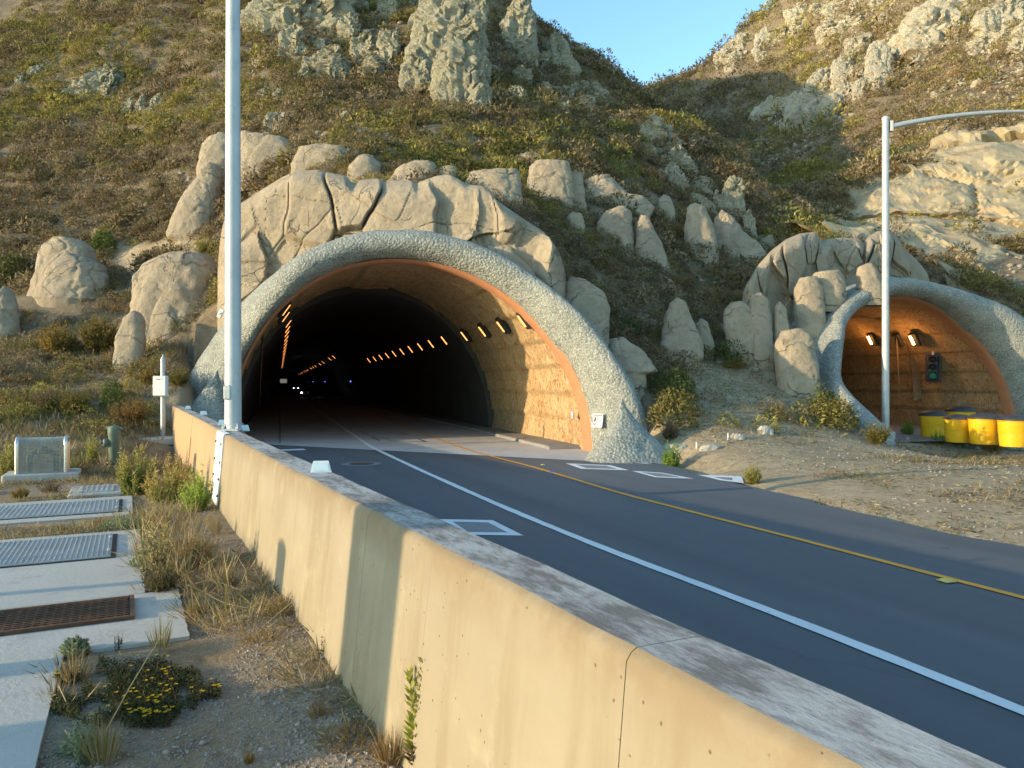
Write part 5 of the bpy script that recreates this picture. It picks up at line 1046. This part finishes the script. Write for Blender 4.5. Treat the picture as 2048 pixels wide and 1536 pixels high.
# ------------------------------------------------------------------ small loose stones
def stones(name, P, S, mat, seed=0):
    n = len(P); g = np.random.default_rng(seed); t = (1+5**.5)/2
    iv = np.array([(-1, t, 0), (1, t, 0), (-1, -t, 0), (1, -t, 0), (0, -1, t), (0, 1, t), (0, -1, -t), (0, 1, -t), (t, 0, -1), (t, 0, 1), (-t, 0, -1), (-t, 0, 1)])/1.9
    if_ = np.array([(0, 11, 5), (0, 5, 1), (0, 1, 7), (0, 7, 10), (0, 10, 11), (1, 5, 9), (5, 11, 4), (11, 10, 2), (10, 7, 6), (7, 1, 8), (3, 9, 4), (3, 4, 2), (3, 2, 6), (3, 6, 8), (3, 8, 9), (4, 9, 5), (2, 4, 11), (6, 2, 10), (8, 6, 7), (9, 8, 1)])
    V = iv[None]*g.uniform(.65, 1.25, (n, 12, 1))*g.uniform(.55, 1.3, (n, 1, 3))*S[:, None, None]; a = g.uniform(0, 6.28, n); c, s = np.cos(a)[:, None], np.sin(a)[:, None]
    V = np.stack([V[..., 0]*c-V[..., 1]*s, V[..., 0]*s+V[..., 1]*c, V[..., 2]*.75], -1)+P[:, None]
    Fc = (if_[None]+12*np.arange(n)[:, None, None]).reshape(-1, 3); V = V.reshape(-1, 3); me = bpy.data.meshes.new(name); me.vertices.add(len(V)); me.vertices.foreach_set('co', V.astype(np.float32).ravel())
    me.loops.add(len(Fc)*3); me.loops.foreach_set('vertex_index', Fc.astype(np.int32).ravel()); me.polygons.add(len(Fc)); me.polygons.foreach_set('loop_start', np.arange(0, len(Fc)*3, 3, dtype=np.int32)); me.polygons.foreach_set('loop_total', np.full(len(Fc), 3, np.int32))
    me.materials.append(mat); me.update(); me.validate(); o = bpy.data.objects.new(name, me); link(o); return tag(o, kind='stuff')
def scatter(n, x0, x1, y0, y1, seed):
    g = np.random.default_rng(seed); x = g.uniform(x0, x1, n); y = g.uniform(y0, y1, n); z = zt(x, y); px, py = pix(x, y, z)
    k = (np.abs(px-1024) < 1150)*(py > -120)*(y > 1.2); return x[k], y[k], z[k], px[k], py[k]
def near_structures(x, y):
    pp = x*TN[0]+y*TN[1]; ss = x*TD[0]+y*TD[1]; v = x*BN[0]+y*BN[1]; u = x*BD[0]+y*BD[1]; r = (v > .9)*(x < redge(y)+.1)*(y < 21.5)
    for A in (AL, AR):
        dp = pp-A['c']; fs = A['s']+A['k']*dp; r = r | ((np.abs(dp) < 6.3)*(ss > mouth(A, dp)-1)*(ss < 62)*(zt(x, y) < 6.9*np.sqrt(np.clip(1-(dp/6.3)**2, 0, 1)))); r = r | ((np.abs(dp) < 6.6)*(ss > mouth(A, dp)-(9 if A is AL else 2.2))*(ss < fs+2.6))
    return r
x, y, z, px, py = scatter(26000, -35, 75, 25, 120, 3)
dens = fbm(np.stack([x, y, z*0], 1)*.12, 3, 77)+.25*((px > 500)*(px < 1000)*(py < 330))+.18*(px > 1450)-.3*(px < 450)
k = (dens > .12)*(~near_structures(x, y))*(zones(x, y, z)[1] < .5); x, y, z = x[k], y[k], z[k]
stones('loose_stones', np.stack([x, y, z+.03], 1), RNG.uniform(.05, .2, len(x))**1.0*(1+(y > 55)*.7)*np.where(RNG.random(len(x)) < .06, 2.2, 1), MT['palerock'], 5)
# ------------------------------------------------------------------ scrub
PAL = np.array([(.14, .12, .04), (.155, .12, .065), (.12, .09, .048), (.19, .165, .048), (.098, .095, .033), (.2, .11, .05), (.185, .145, .092)])
def dome(lm, C, rad, hgt, n, L, base, g):
    N = len(C); d = g.normal(size=(N, n, 3)); d[..., 2] = np.abs(d[..., 2])*.9-.12; d /= np.linalg.norm(d, axis=2, keepdims=True)
    nk = 7; kd = g.normal(size=(N, nk, 3)); kd[..., 2] = np.abs(kd[..., 2]); kd /= np.linalg.norm(kd, axis=2, keepdims=True); kr = g.uniform(.72, 1.12, (N, nk)); kb = g.uniform(.7, 1.35, (N, nk))
    ki = (d[:, :, None, :]*kd[:, None]).sum(3).argmax(2); rr = np.take_along_axis(kr, ki, 1)*g.uniform(.55, 1., (N, n))**.4; bb = np.take_along_axis(kb, ki, 1)**.8
    P = C[:, None]+d*rr[..., None]*np.stack([rad, rad, hgt], 1)[:, None]; rv = g.normal(size=d.shape); tg = np.cross(d, rv); tg /= np.linalg.norm(tg, axis=2, keepdims=True)+1e-6; D = tg*.75+d*.5+g.normal(size=d.shape)*.2; D[..., 2] += .12; sd_ = np.cross(d, D)+g.normal(size=d.shape)*.25
    col = base[:, None]*bb[..., None]*g.uniform(.75, 1.3, (N, n, 1)); Lf = np.broadcast_to(np.asarray(L)[:, None], (N, n))*g.uniform(.6, 1.3, (N, n))
    lm.leaves(P.reshape(-1, 3), D.reshape(-1, 3), Lf.ravel(), Lf.ravel()*.45, col.reshape(-1, 3), side=sd_.reshape(-1, 3))
lm = LM(); g = np.random.default_rng(21)
def scrub(n, x0, x1, y0, y1, seed, rmin, rmax, nl, Lk):
    x, y, z, px, py = scatter(n, x0, x1, y0, y1, seed); d, c, gr = zones(x, y, z); u = g.random(len(x))
    p2 = np.stack([x, y, x*0], 1); cover = fbm(p2*.22, 3, 31)
    k = (~near_structures(x, y))*(gr < .5)*(u < np.where(c > .5, .015, np.where(d > .6, .03, np.where(d > .2, .3, np.where((px < 430)*(py > 580), .42, 1.)))))*(cover > -.62)*(z > .5); x, y, z, px, py = x[k], y[k], z[k], px[k], py[k]; N = len(x)
    rad = g.uniform(rmin, rmax, N)*np.where(g.random(N) < .14, 1.65, 1.); mixn = fbm(p2[k]*.16, 3, 51)+g.normal(size=N)*.26
    brown = (px > 1080)*(px < 1500)*(py > 400)*(py < 800)
    green = (py < 260)*(px < 560)*.28+(px > 1400)*(py < 480)*.08-.15*(px < 500)*(py > 250)*(py < 480)
    idx = np.where(mixn+green > .42, 3, np.where(mixn+green > .24, 0, np.where(mixn > -.05, 1, np.where(mixn > -.3, 6, 2)))); idx = np.where(brown*(idx == 4), 2, idx); idx = np.where(g.random(N) < .007, 5, idx); idx = np.where(g.random(N) < .04, 4, idx)
    base = PAL[idx]*np.array((1.28, 1.24, 1.12))*g.uniform(.65, 1.35, (N, 1)); base = base*np.where((px > 1450)*(py < 470), 1.25, 1.)[:, None]
    dome(lm, np.stack([x, y, z-.08*rad], 1), rad, rad*g.uniform(.75, 1.2, N), nl, rad*Lk, base, g)
scrub(5200, -26, 20, 19.5, 33, 6, .2, .5, 340, .17); scrub(3400, -34, 26, 33, 46, 1, .28, .62, 210, .24); scrub(11500, -48, 34, 46, 84, 2, .3, .72, 130, .27); scrub(6500, 10, 95, 44, 90, 3, .4, .95, 100, .27); scrub(5200, 14, 125, 90, 160, 4, .7, 1.5, 90, .27)
tag(lm.build('scrub', MT['leaf']), kind='stuff')
# ------------------------------------------------------------------ dry grass and gravel
def tufts(lm, x, y, z, nb, Lmin, Lmax, cols, g, spread=.12, up=1.0, wk=.035):
    N = len(x); a = g.uniform(0, 6.28, (N, nb)); t = g.uniform(.1, .9, (N, nb)); D = np.stack([np.cos(a)*t, np.sin(a)*t, np.full(a.shape, up)*g.uniform(.3, 1.1, a.shape)], -1)
    P = np.stack([x, y, z-.02], 1)[:, None]+np.stack([np.cos(a)*spread*g.random(a.shape), np.sin(a)*spread*g.random(a.shape), a*0], -1); L = g.uniform(Lmin, Lmax, a.shape)*g.uniform(.5, 1.4, (N, 1))
    col = cols[g.integers(0, len(cols), N)][:, None]*g.uniform(.7, 1.3, (N, nb, 1)); lm.leaves(P.reshape(-1, 3), D.reshape(-1, 3), L.ravel(), np.maximum(L.ravel()*wk, .004), col.reshape(-1, 3))
STRAW = np.array([(.34, .26, .13), (.28, .2, .1), (.4, .32, .18), (.22, .17, .09), (.2, .19, .07)])
lm = LM(); x, y, z, px, py = scatter(34000, -1, 34, 9, 27, 8); m_ = fbm(np.stack([x, y, x*0], 1)*.5, 3, 61); pr = sstep(-.32, .4, m_+.25*fbm(np.stack([x, y, x*0], 1)*2.2, 2, 62))*.62+.5*np.exp(-np.abs(x-redge(y)-.2)/.5)+.85*sstep(.3, .8, z); k = (~near_structures(x, y))*(x > redge(y)-.05)*(z < 4)*(g.random(len(x)) < pr); tufts(lm, x[k], y[k], z[k], 9, .03, .17, np.vstack([STRAW, STRAW*.6]), g, .12, .6, .07)
k = (~near_structures(x, y))*(x > redge(y))*(z < 4)*(g.random(len(x)) < .15+pr); x2, y2, z2 = (np.repeat(a_[k], 3) for a_ in (x, y, z)); n = len(x2); lm.leaves(np.stack([x2+g.normal(size=n)*.15, y2+g.normal(size=n)*.15, z2+.012], 1), np.c_[g.normal(size=(n, 2)), np.abs(g.normal(size=n))*.15], g.uniform(.05, .2, n), g.uniform(.01, .022, n), np.vstack([STRAW, STRAW*.45])[g.integers(0, 10, n)]*g.uniform(.7, 1.3, (n, 1)))
x, y, z, px, py = scatter(5000, -24, -6, 13.5, 30, 9); d, c, gr = zones(x, y, z); k = (~near_structures(x, y))*(gr < .5)*(z < 4.5); tufts(lm, x[k], y[k], z[k], 12, .08, .3, STRAW*.8, g, wk=.09)
tag(lm.build('dry_grass', MT['leaf']), kind='stuff')
def yard_ok(x, y, m=0.):
    v = x*BN[0]+y*BN[1]; u = x*BD[0]+y*BD[1]; sl = ((u < 5.3)*(v < -.36+m)) | ((u >= 5.3)*(u < 6.55)*(v < .345+m)) | ((u >= 6.55)*(u < 9.45)*(v < .105+m)) | ((u > 10.55)*(u < 12.35)*(v < .03+m)); return (~sl)*(v < 1.1), v, u
lm = LM(); x, y, z, px, py = scatter(50000, -11, 1.2, 1.4, 16, 10); ok, v, u = yard_ok(x, y); m_ = fbm(np.stack([x, y, x*0], 1)*1.1, 3, 66); edge = np.exp(-np.abs(v-1.1)/.18)*.3+np.exp(-np.abs(u-7.2)/1.6)*.16-.2*(u < 4.4)*(v < .8); k = ok*(m_+edge > .07); 
tufts(lm, x[k], y[k], z[k], 9, .03, .16, STRAW, g, .08, .5, .05); strip_ = ok*(v < .75)*(v > -.1)*(u > 5.2)*(u < 11)*(g.random(len(x)) < .16); tufts(lm, x[strip_], y[strip_], z[strip_], 16, .06, .3, STRAW*1.05, g, .1, .8, .028); 
x2, y2, z2 = x[ok*(m_+edge > -.1)], y[ok*(m_+edge > -.1)], z[ok*(m_+edge > -.1)]; n = len(x2)
lm.leaves(np.stack([x2, y2, z2+.008], 1), np.c_[g.normal(size=(n, 2)), g.normal(size=n)*.12], g.uniform(.03, .16, n), g.uniform(.005, .011, n), STRAW[g.integers(0, 5, n)]*g.uniform(.7, 1.3, (n, 1)))
tag(lm.build('dry_litter', MT['leaf']), kind='stuff')
x, y, z, px, py = scatter(90000, -7, 1.2, 1.5, 8, 12); ok, v, u = yard_ok(x, y, .01); m_ = fbm(np.stack([x, y, x*0], 1)*.9, 3, 67); k = ok*(m_ > -.25); x, y, z = x[k], y[k], z[k]
GRAVEL = M('gravel_stone', (.2, .175, .15), (.34, .31, .28), 9., (.16, .12, .09), 5., bst=.1); stones('gravel', np.stack([x, y, z+.002], 1), RNG.uniform(.003, .0085, len(x))*np.where(RNG.random(len(x)) < .03, 2.4, 1), GRAVEL, 8)
x, y, z, px, py = scatter(5000, 1, 30, 8, 26, 14); k = (x > redge(y)+.05)*(~near_structures(x, y))*(z < 2); stones('verge_stones', np.stack([x, y, z+.004], 1)[k], RNG.uniform(.01, .035, k.sum()), GRAVEL, 9)
# ------------------------------------------------------------------ single shrubs and weeds
def plant(kind, px, py, w, h, label, col, name='shrub', cat='shrub', n=1., Y=None, col2=None, group='shrubs and weeds', seed=None):
    g = np.random.default_rng(int(px*3+py)); 
    if Y is None: Y = cast(px, py, 2.2)
    b_ = PX(px, py, Y); b_[2] = min(b_[2], zt(b_[0], b_[1])[0]+.02); W, Hh = w*Y/F, h*Y/F; col = np.array(col); lm = LM(); col2 = col if col2 is None else np.array(col2)
    if kind == 'dome': 
        nn = int(900*n); dome(lm, b_[None], np.array([W/2]), np.array([Hh]), nn, np.array([max(.035, min(W, Hh)*.13)]), col[None], g)
        dome(lm, b_[None]+(0, 0, Hh*.1), np.array([W*.4]), np.array([Hh*.8]), nn//2, np.array([max(.03, min(W, Hh)*.11)]), col2[None], g)
    else:
        ns = int({'twig': 150, 'weed': 26, 'grass': 160}[kind]*n); a = g.uniform(0, 6.28, ns); t = np.sqrt(g.random(ns)); lean = {'twig': 1.0, 'weed': 1., 'grass': .8}[kind]
        tip = np.stack([np.cos(a)*t*W/2*lean, np.sin(a)*t*W/2*lean, Hh*(1-.42*t*t)*g.uniform(.5 if kind == 'weed' else .62, 1.08, ns)], 1); root = np.stack([np.cos(a)*t*W*.12, np.sin(a)*t*W*.12, a*0-.02], 1)
        if kind == 'weed': root = np.stack([np.cos(a)*t*W*.24, np.sin(a)*t*W*.24, a*0-.02], 1)
        D = tip-root; Ln = np.linalg.norm(D, axis=1); lm.leaves(b_+root, D, Ln, np.full(ns, max(.004, (.006 if kind == 'grass' else .012)*Hh)), col2*.8*g.uniform(.7, 1.2, (ns, 1)))
        if kind != 'grass':
            m = int({'twig': 16, 'weed': 60}[kind]); tt = g.uniform(.22 if kind == 'twig' else .08, 1., (ns, m)); P = b_+root[:, None]+D[:, None]*tt[..., None]+g.normal(size=(ns, m, 3))*Hh*.018; LL = Hh*(.12 if kind == 'twig' else .1)*(1.25-tt*.7)*g.uniform(.6, 1.3, (ns, m)); dd = D[:, None]/Ln[:, None, None]*.75+g.normal(size=(ns, m, 3))*.55
            cc = np.where((tt > .62)[..., None], col, col2)*g.uniform(.65, 1.4, (ns, m, 1)); lm.leaves(P.reshape(-1, 3), dd.reshape(-1, 3), LL.ravel(), LL.ravel()*.3, cc.reshape(-1, 3))
    o = lm.build(name, MT['leaf'], None, org=b_); return tag(o, label, cat, group)
OL, GR, GD, BR, YG, SG, LG = (.17, .14, .04), (.09, .125, .03), (.25, .17, .05), (.17, .125, .07), (.28, .25, .07), (.2, .24, .14), (.2, .28, .05)
for a in [
    ('dome', 1348, 848, 112, 70, 'large rounded olive shrub above the right grey foot, the biggest near the left mouth', OL), ('dome', 1345, 790, 96, 56, 'green-topped shrub directly behind the biggest olive shrub', (.1, .11, .03)),
    ('twig', 1268, 800, 62, 52, 'pale brown twiggy shrub pressed against the low slanting boulder', BR), ('dome', 1462, 728, 72, 50, 'bright green bush right of the tall pointed boulder', GR), ('twig', 1462, 738, 84, 26, 'yellow-brown skirt of twigs below the bright green bush', GD),
    ('dome', 1607, 672, 54, 32, 'small brown bush on top of the cracked squarish boulder', OL), 
    ('dome', 1250, 668, 62, 36, 'fresh green low bush beside the round shaded boulder', GR), ('twig', 1040, 412, 56, 50, 'brown and green twiggy bush on the slope left of the square-faced rock', OL), ('twig', 572, 340, 42, 50, 'green tuft growing between the two long low rocks', YG),
    ('twig', 628, 352, 36, 24, 'golden tuft below the flat-topped rock', GD), ('twig', 1230, 498, 40, 30, 'orange-brown bush in front of the smallest upright rock', GD), ('twig', 1345, 480, 46, 40, 'golden bush between the finger rock and the big upright boulder', GD),
    ('dome', 1470, 640, 46, 42, 'leafy green bush above the dry mound left of the right rocks', GR), ('twig', 262, 848, 92, 56, 'broad orange-brown shrub behind the green standpipe', (.22, .13, .045)), ('dome', 224, 812, 42, 56, 'small dark green bush left of the broad orange-brown shrub', GR),
    ('twig', 150, 830, 70, 60, 'brown-gold shrub in the middle of the left bank', OL), ('twig', 95, 822, 70, 50, 'low brown shrub at the left of the bank', BR), ('twig', 115, 712, 80, 74, 'tall straw-coloured shrub below the double boulder', GD), ('twig', 198, 708, 86, 90, 'large golden feathery shrub left of the small pointed rock', (.19, .145, .045)),
    ('dome', 28, 560, 90, 62, 'dark olive bush left of the double boulder', (.1, .1, .03)), ('twig', 300, 770, 46, 44, 'golden bush at the foot of the finger rocks, left of the post', GD), ('twig', 360, 772, 52, 40, 'brown bush at the foot of the finger rocks, right of the post', OL), ('twig', 410, 510, 56, 40, 'yellow-green bush beside the lamp pole on the track', YG), ('dome', 208, 500, 60, 44, 'green bush above the bare track on the left', GR),
    ('twig', 1340, 880, 40, 40, 'thin dry bush under the biggest olive shrub', BR), ('weed', 1345, 940, 46, 70, 'spindly green weed at the outer edge of the right grey foot', LG), ('twig', 1505, 970, 40, 44, 'yellow-green tuft by the end of the framed covers', YG), ('twig', 1755, 890, 64, 50, 'grey-green bush at the foot of the lamp post on the verge', OL), ('weed', 1815, 870, 30, 40, 'green weed between the lamp post and the barrels', LG), ('weed', 1878, 888, 30, 34, 'small green weed in front of the left barrels', LG), ('twig', 1985, 905, 60, 26, 'low dry tuft in front of the barrels', GD)]: plant(*a)
plant('dome', 1672, 815, 84, 60, 'olive bush against the left side of the right hood', OL, Y=21.6); plant('dome', 1652, 772, 64, 62, 'dark green bush between the squarish boulder and the right hood', (.11, .12, .035), Y=22.4)
g5 = 'weeds along the yard'
for a, kw in [
    (('weed', 268, 992, 84, 116, 'tall yellow-green weed clump right of the green standpipe', (.32, .28, .08)), dict(n=1.1, col2=(.2, .22, .06))), (('weed', 336, 1008, 110, 100, 'wide golden flowering weed clump in front of the barrier', (.42, .31, .1)), dict(n=1.6, col2=(.24, .23, .07))), (('weed', 392, 1024, 74, 92, 'bright green weed clump touching the white joint plate', (.3, .38, .08)), dict(n=1.3)),
    (('weed', 182, 932, 42, 70, 'yellowish weed left of the green standpipe', (.32, .3, .09)), dict(n=.8)), (('weed', 22, 952, 56, 86, 'tall weed at the left edge before the wire cage', (.32, .3, .09)), dict(n=.8)), (('weed', 136, 948, 34, 54, 'short weed at the right end of the wire cage', (.32, .3, .09)), dict(n=.6)), (('twig', 40, 998, 40, 30, 'dry tuft below the wire cage plinth', GD), {}),
    (('dome', 242, 1060, 76, 26, 'low sage-green mat between the two ribbed hatches', SG), dict(n=.8)), (('weed', 300, 1150, 80, 160, 'straggly brown weed stems at the corner of the middle slab', (.36, .28, .12)), dict(n=.45, col2=(.25, .23, .12))), (('dome', 285, 1140, 46, 40, 'grey-green leafy weed at the edge of the middle slab', SG), dict(n=.6)), (('twig', 322, 1186, 92, 70, 'brownish spreading bush overhanging the slab edge', (.14, .12, .06)), dict(n=.9)),
    (('grass', 322, 1302, 90, 96, 'upright pale grass tuft on the near slab corner', (.3, .27, .1)), dict(n=.4)), (('dome', 150, 1318, 56, 44, 'sage-green leafy weed at the inner corner of the near slab', SG), dict(n=.7)), (('weed', 236, 1302, 30, 40, 'small dark weed between the sage weed and the grass tuft', (.1, .1, .05)), dict(n=.4)),
    (('weed', 655, 1318, 44, 84, 'thin dry stalk with round seed heads against the shadow on the barrier', (.16, .12, .06)), dict(n=.25)), (('twig', 560, 1228, 110, 44, 'heap of dry straw-coloured twigs at the barrier foot', (.32, .24, .11)), dict(n=.7)), (('grass', 430, 1070, 50, 60, 'dry pale grass at the barrier foot behind the twig heap', (.34, .27, .14)), dict(n=.6)), (('grass', 392, 1236, 70, 50, 'golden grass clump beside the slab corner', (.32, .23, .09)), dict(n=.9)),
    (('weed', 170, 1532, 60, 110, 'grey-green weed at the bottom edge on the slab border', SG), dict(n=.5)), (('grass', 110, 1400, 110, 60, 'sparse dry grass leaning over the slab edge', (.34, .27, .15)), dict(n=.3)), (('twig', 700, 1500, 130, 60, 'dry orange-brown grass patch near the bottom by the barrier', (.3, .19, .08)), dict(n=.6)), (('grass', 498, 1528, 34, 34, 'small orange tuft in the gravel at the bottom edge', (.34, .2, .06)), dict(n=.5)), (('grass', 520, 1120, 56, 60, 'dry grass halfway along the barrier foot', (.3, .24, .12)), dict(n=.5))]: plant(*a, name='weed', cat='weed', group=g5, **kw)
for a, kw in [(('grass', 150, 1368, 120, 90, 'dry tan grass leaning over the near slab below the sage weed', (.36, .27, .13)), dict(n=.5)), (('grass', 205, 1528, 150, 120, 'mixed dry grass clump at the bottom left corner of the gravel', (.36, .3, .13)), dict(n=.7)), (('dome', 150, 1520, 60, 60, 'pale sage leaves inside the bottom left grass clump', (.24, .27, .17)), dict(n=.5)),
    (('grass', 780, 1530, 120, 90, 'orange-brown dry grass at the very foot of the barrier near the bottom', (.34, .22, .09)), dict(n=.9)), (('grass', 640, 1440, 90, 50, 'sparse orange grass below the dry stalk with seed heads', (.33, .21, .08)), dict(n=.5)), (('twig', 530, 1290, 130, 40, 'flat heap of straw under the shadow on the barrier', (.36, .26, .12)), dict(n=.8)), (('grass', 455, 1175, 80, 60, 'wispy dry grass in the middle of the gravel strip', (.33, .26, .13)), dict(n=.7)),
    (('twig', 395, 1130, 80, 70, 'tan dry weed beside the grey-green slab weed', (.3, .22, .1)), dict(n=.6)), (('grass', 560, 1400, 60, 30, 'low straw tuft in the bottom gravel', (.36, .27, .13)), dict(n=.4)), (('twig', 100, 985, 60, 30, 'dry brown tuft between the wire cage and the far hatch', BR), dict(n=.6)), (('twig', 205, 1052, 40, 22, 'tiny orange tuft between the two ribbed hatches', (.3, .19, .07)), dict(n=.4)), (('twig', 120, 1062, 50, 18, 'flat dry tuft between the hatches at the left', BR), dict(n=.4))]: plant(*a, name='weed', cat='weed', group=g5, **kw)
# dark mat with yellow flowers
fb = G(262, 1400, YZ); lm = LM(); r = E('flower_mat', fb, 'low dark green mat dotted with yellow flowers on the gravel in the foreground', 'flower patch')
n = 30000; q = g.random((n, 2)); pxs = 105+q[:, 0]*335; pys = 1318+q[:, 1]*135; k = (((pxs-265)/165)**2+((pys-1385)/68)**2 < .92+1.9*fbm(np.stack([pxs*.016, pys*.034, pxs*0], 1), 4, 5)-.6*g.random(n)**2); P = np.array([G(a, b_, YZ) for a, b_ in zip(pxs[k], pys[k])]); ok, v, u = yard_ok(P[:, 0], P[:, 1], -.02); P = P[ok]; n = len(P); P[:, 2] += g.random(n)**1.5*.035-.008
lm.leaves(P, np.c_[g.normal(size=(n, 2))*.8, g.random(n)*.8], g.uniform(.01, .026, n), g.uniform(.005, .01, n), np.where(g.random((n, 1)) < .25, np.array((.11, .08, .04)), np.array((.05, .064, .026)))*g.uniform(.6, 1.6, (n, 1))); lm.build('foliage', MT['leaf'], r)
lm = LM(); cl = fbm(P*np.array((4., 4, 0)), 2, 8); kf = np.argsort(-cl+g.normal(size=n)*.3)[:7000]; kf = g.choice(kf, 70, replace=False); C = P[kf]+np.c_[np.zeros((70, 2)), np.full(70, .04)]
for j in range(8):
    a = j*math.pi/4+g.random(70); lm.leaves(C, np.stack([np.cos(a), np.sin(a), a*0+.25], 1), np.full(70, .014), np.full(70, .009), np.array((.62, .4, .012)), side=np.stack([-np.sin(a), np.cos(a), a*0], 1))
o = lm.build('blossoms', MT['leaf'], r); tag(o, kind='stuff')
# the green plant standing against the barrier at the bottom, and its small neighbour
def willow(base, hgt, nstem, label, seed, spread=.05):
    g = np.random.default_rng(seed); r = E('tall_weed', base, label, 'weed', g5); st = MB(); lm = LM()
    for i in range(nstem):
        tip = np.array((g.normal()*spread-.02*(i-1), g.normal()*spread*.4, hgt*(1-.12*i))); pts = [base+np.array((tip[0]*t**1.6, tip[1]*t, tip[2]*t)) for t in np.linspace(0, 1, 9)]; st.tube(pts, np.linspace(.0045, .0012, 9), 6)
        n = 110; t = g.uniform(.1, 1, n); P = np.array([base+np.array((tip[0]*x**1.6, tip[1]*x, tip[2]*x)) for x in t]); a = g.uniform(0, 6.28, n); dens = 1.15-t*.75
        lm.leaves(P, np.stack([np.cos(a), np.sin(a), .75+.5*t], 1), .085*dens*g.uniform(.7, 1.2, n), .017*(dens*.5+.5), np.where((t < .22)[:, None], np.array((.2, .15, .07)), np.array((.33, .34, .06)))*g.uniform(.7, 1.3, (n, 1)))
    st.build('stem', plain('weed_stem', (.16, .15, .05)), r); lm.build('leaves', MT['leaf'], r); return r
pb2 = G(832, 1560, YZ+.01); willow(pb2, .585, 3, 'leafy green upright weed in front of the sunlit barrier at the bottom', 3, .035); pb3 = np.array((.26, 1.93, YZ)); 
pb3 = PX(1243, 1620, 1.95); pb3[2] = YZ; willow(pb3, .66, 2, 'tip of a green weed just entering at the bottom edge before the barrier', 5, .02)
# long bent dry stalks
def stalk(px_, label, rad=.004):
    p = np.array([PX(a, b_, Y) for a, b_, Y in px_]); t = np.linspace(0, 1, len(p)); tt = np.linspace(0, 1, 24); q = np.stack([np.interp(tt, t, p[:, i]) for i in range(3)], 1)
    for _ in range(4): q[1:-1] = (q[:-2]+2*q[1:-1]+q[2:])/4
    mb = MB(); mb.tube(q, np.linspace(rad, rad*.5, 24), 6); return tag(mb.build('dry_stalk', STK, None, org=p[0], smooth=True), label, 'dry stalk', 'long dry stalks in the foreground')
STK = plain('straw', (.42, .31, .15), .7)
stalk([(212, 1462, 3.55), (262, 1370, 3.6), (342, 1240, 3.7)], 'long straight dry stalk slanting up across the flower mat'); stalk([(130, 1460, 3.4), (160, 1500, 3.35), (200, 1530, 3.3)], 'dry stalk lying at the bottom left below the flower mat'); stalk([(376, 1170, 5.2), (410, 1185, 5.3), (450, 1208, 5.3), (520, 1220, 5.3), (570, 1205, 5.4)], 'bent straw stalk arching from the slab corner to the barrier foot'); stalk([(392, 1167, 5.4), (415, 1160, 5.5), (450, 1168, 5.5), (480, 1180, 5.5)], 'short arching straw stalk above the bent one'); stalk([(118, 1372, 3.9), (140, 1420, 3.8), (152, 1465, 3.6)], 'thin greenish dry stalk along the slab edge left of the flower mat', .003)
# ------------------------------------------------------------------ light, sky, camera
SUN_EL, SUN_AZ = R(10.5), math.atan2(-.937, -.35)      # towards the sun: left and behind; azimuth from +Y clockwise
w = bpy.data.worlds.new("World"); SC.world = w; w.use_nodes = True; nt = w.node_tree; nt.nodes.clear()
sky = nt.nodes.new('ShaderNodeTexSky'); sky.sky_type = 'NISHITA'; sky.sun_disc = False; sky.sun_elevation = SUN_EL; sky.sun_rotation = SUN_AZ % (2*math.pi); sky.altitude = 20; sky.air_density = 1.0; sky.dust_density = .6; sky.ozone_density = 1.6
bg = nt.nodes.new('ShaderNodeBackground'); bg.inputs[1].default_value = .15; gn = nd(nt, 'ShaderNodeMix', {0: 1.}, data_type='RGBA', blend_type='MULTIPLY'); nt.links.new(sky.outputs[0], gn.inputs[6]); gn.inputs[7].default_value = (.95, 1.17, 1.18, 1); nt.links.new(gn.outputs[2], bg.inputs[0]); wo = nt.nodes.new('ShaderNodeOutputWorld'); nt.links.new(bg.outputs[0], wo.inputs[0])
sl = bpy.data.lights.new('sun', 'SUN'); sl.energy = 2.45; sl.angle = R(.5); sl.color = (1., .78, .49); so = bpy.data.objects.new('sun', sl); COL.objects.link(so)
d = Vector((.937*math.cos(SUN_EL), .35*math.cos(SUN_EL), -math.sin(SUN_EL))); so.rotation_euler = d.to_track_quat('-Z', 'Y').to_euler()
cam = bpy.data.cameras.new('camera'); co = bpy.data.objects.new('camera', cam); COL.objects.link(co); co.location = (0, 0, H); co.rotation_euler = (R(90), 0, 0)
cam.sensor_width = 36; cam.lens = F/2048*36; cam.clip_start = .05; cam.clip_end = 3000; SC.camera = co
SC.view_settings.view_transform = 'Standard'; SC.view_settings.look = 'None'; SC.view_settings.gamma = 1; SC.view_settings.exposure = 1.5
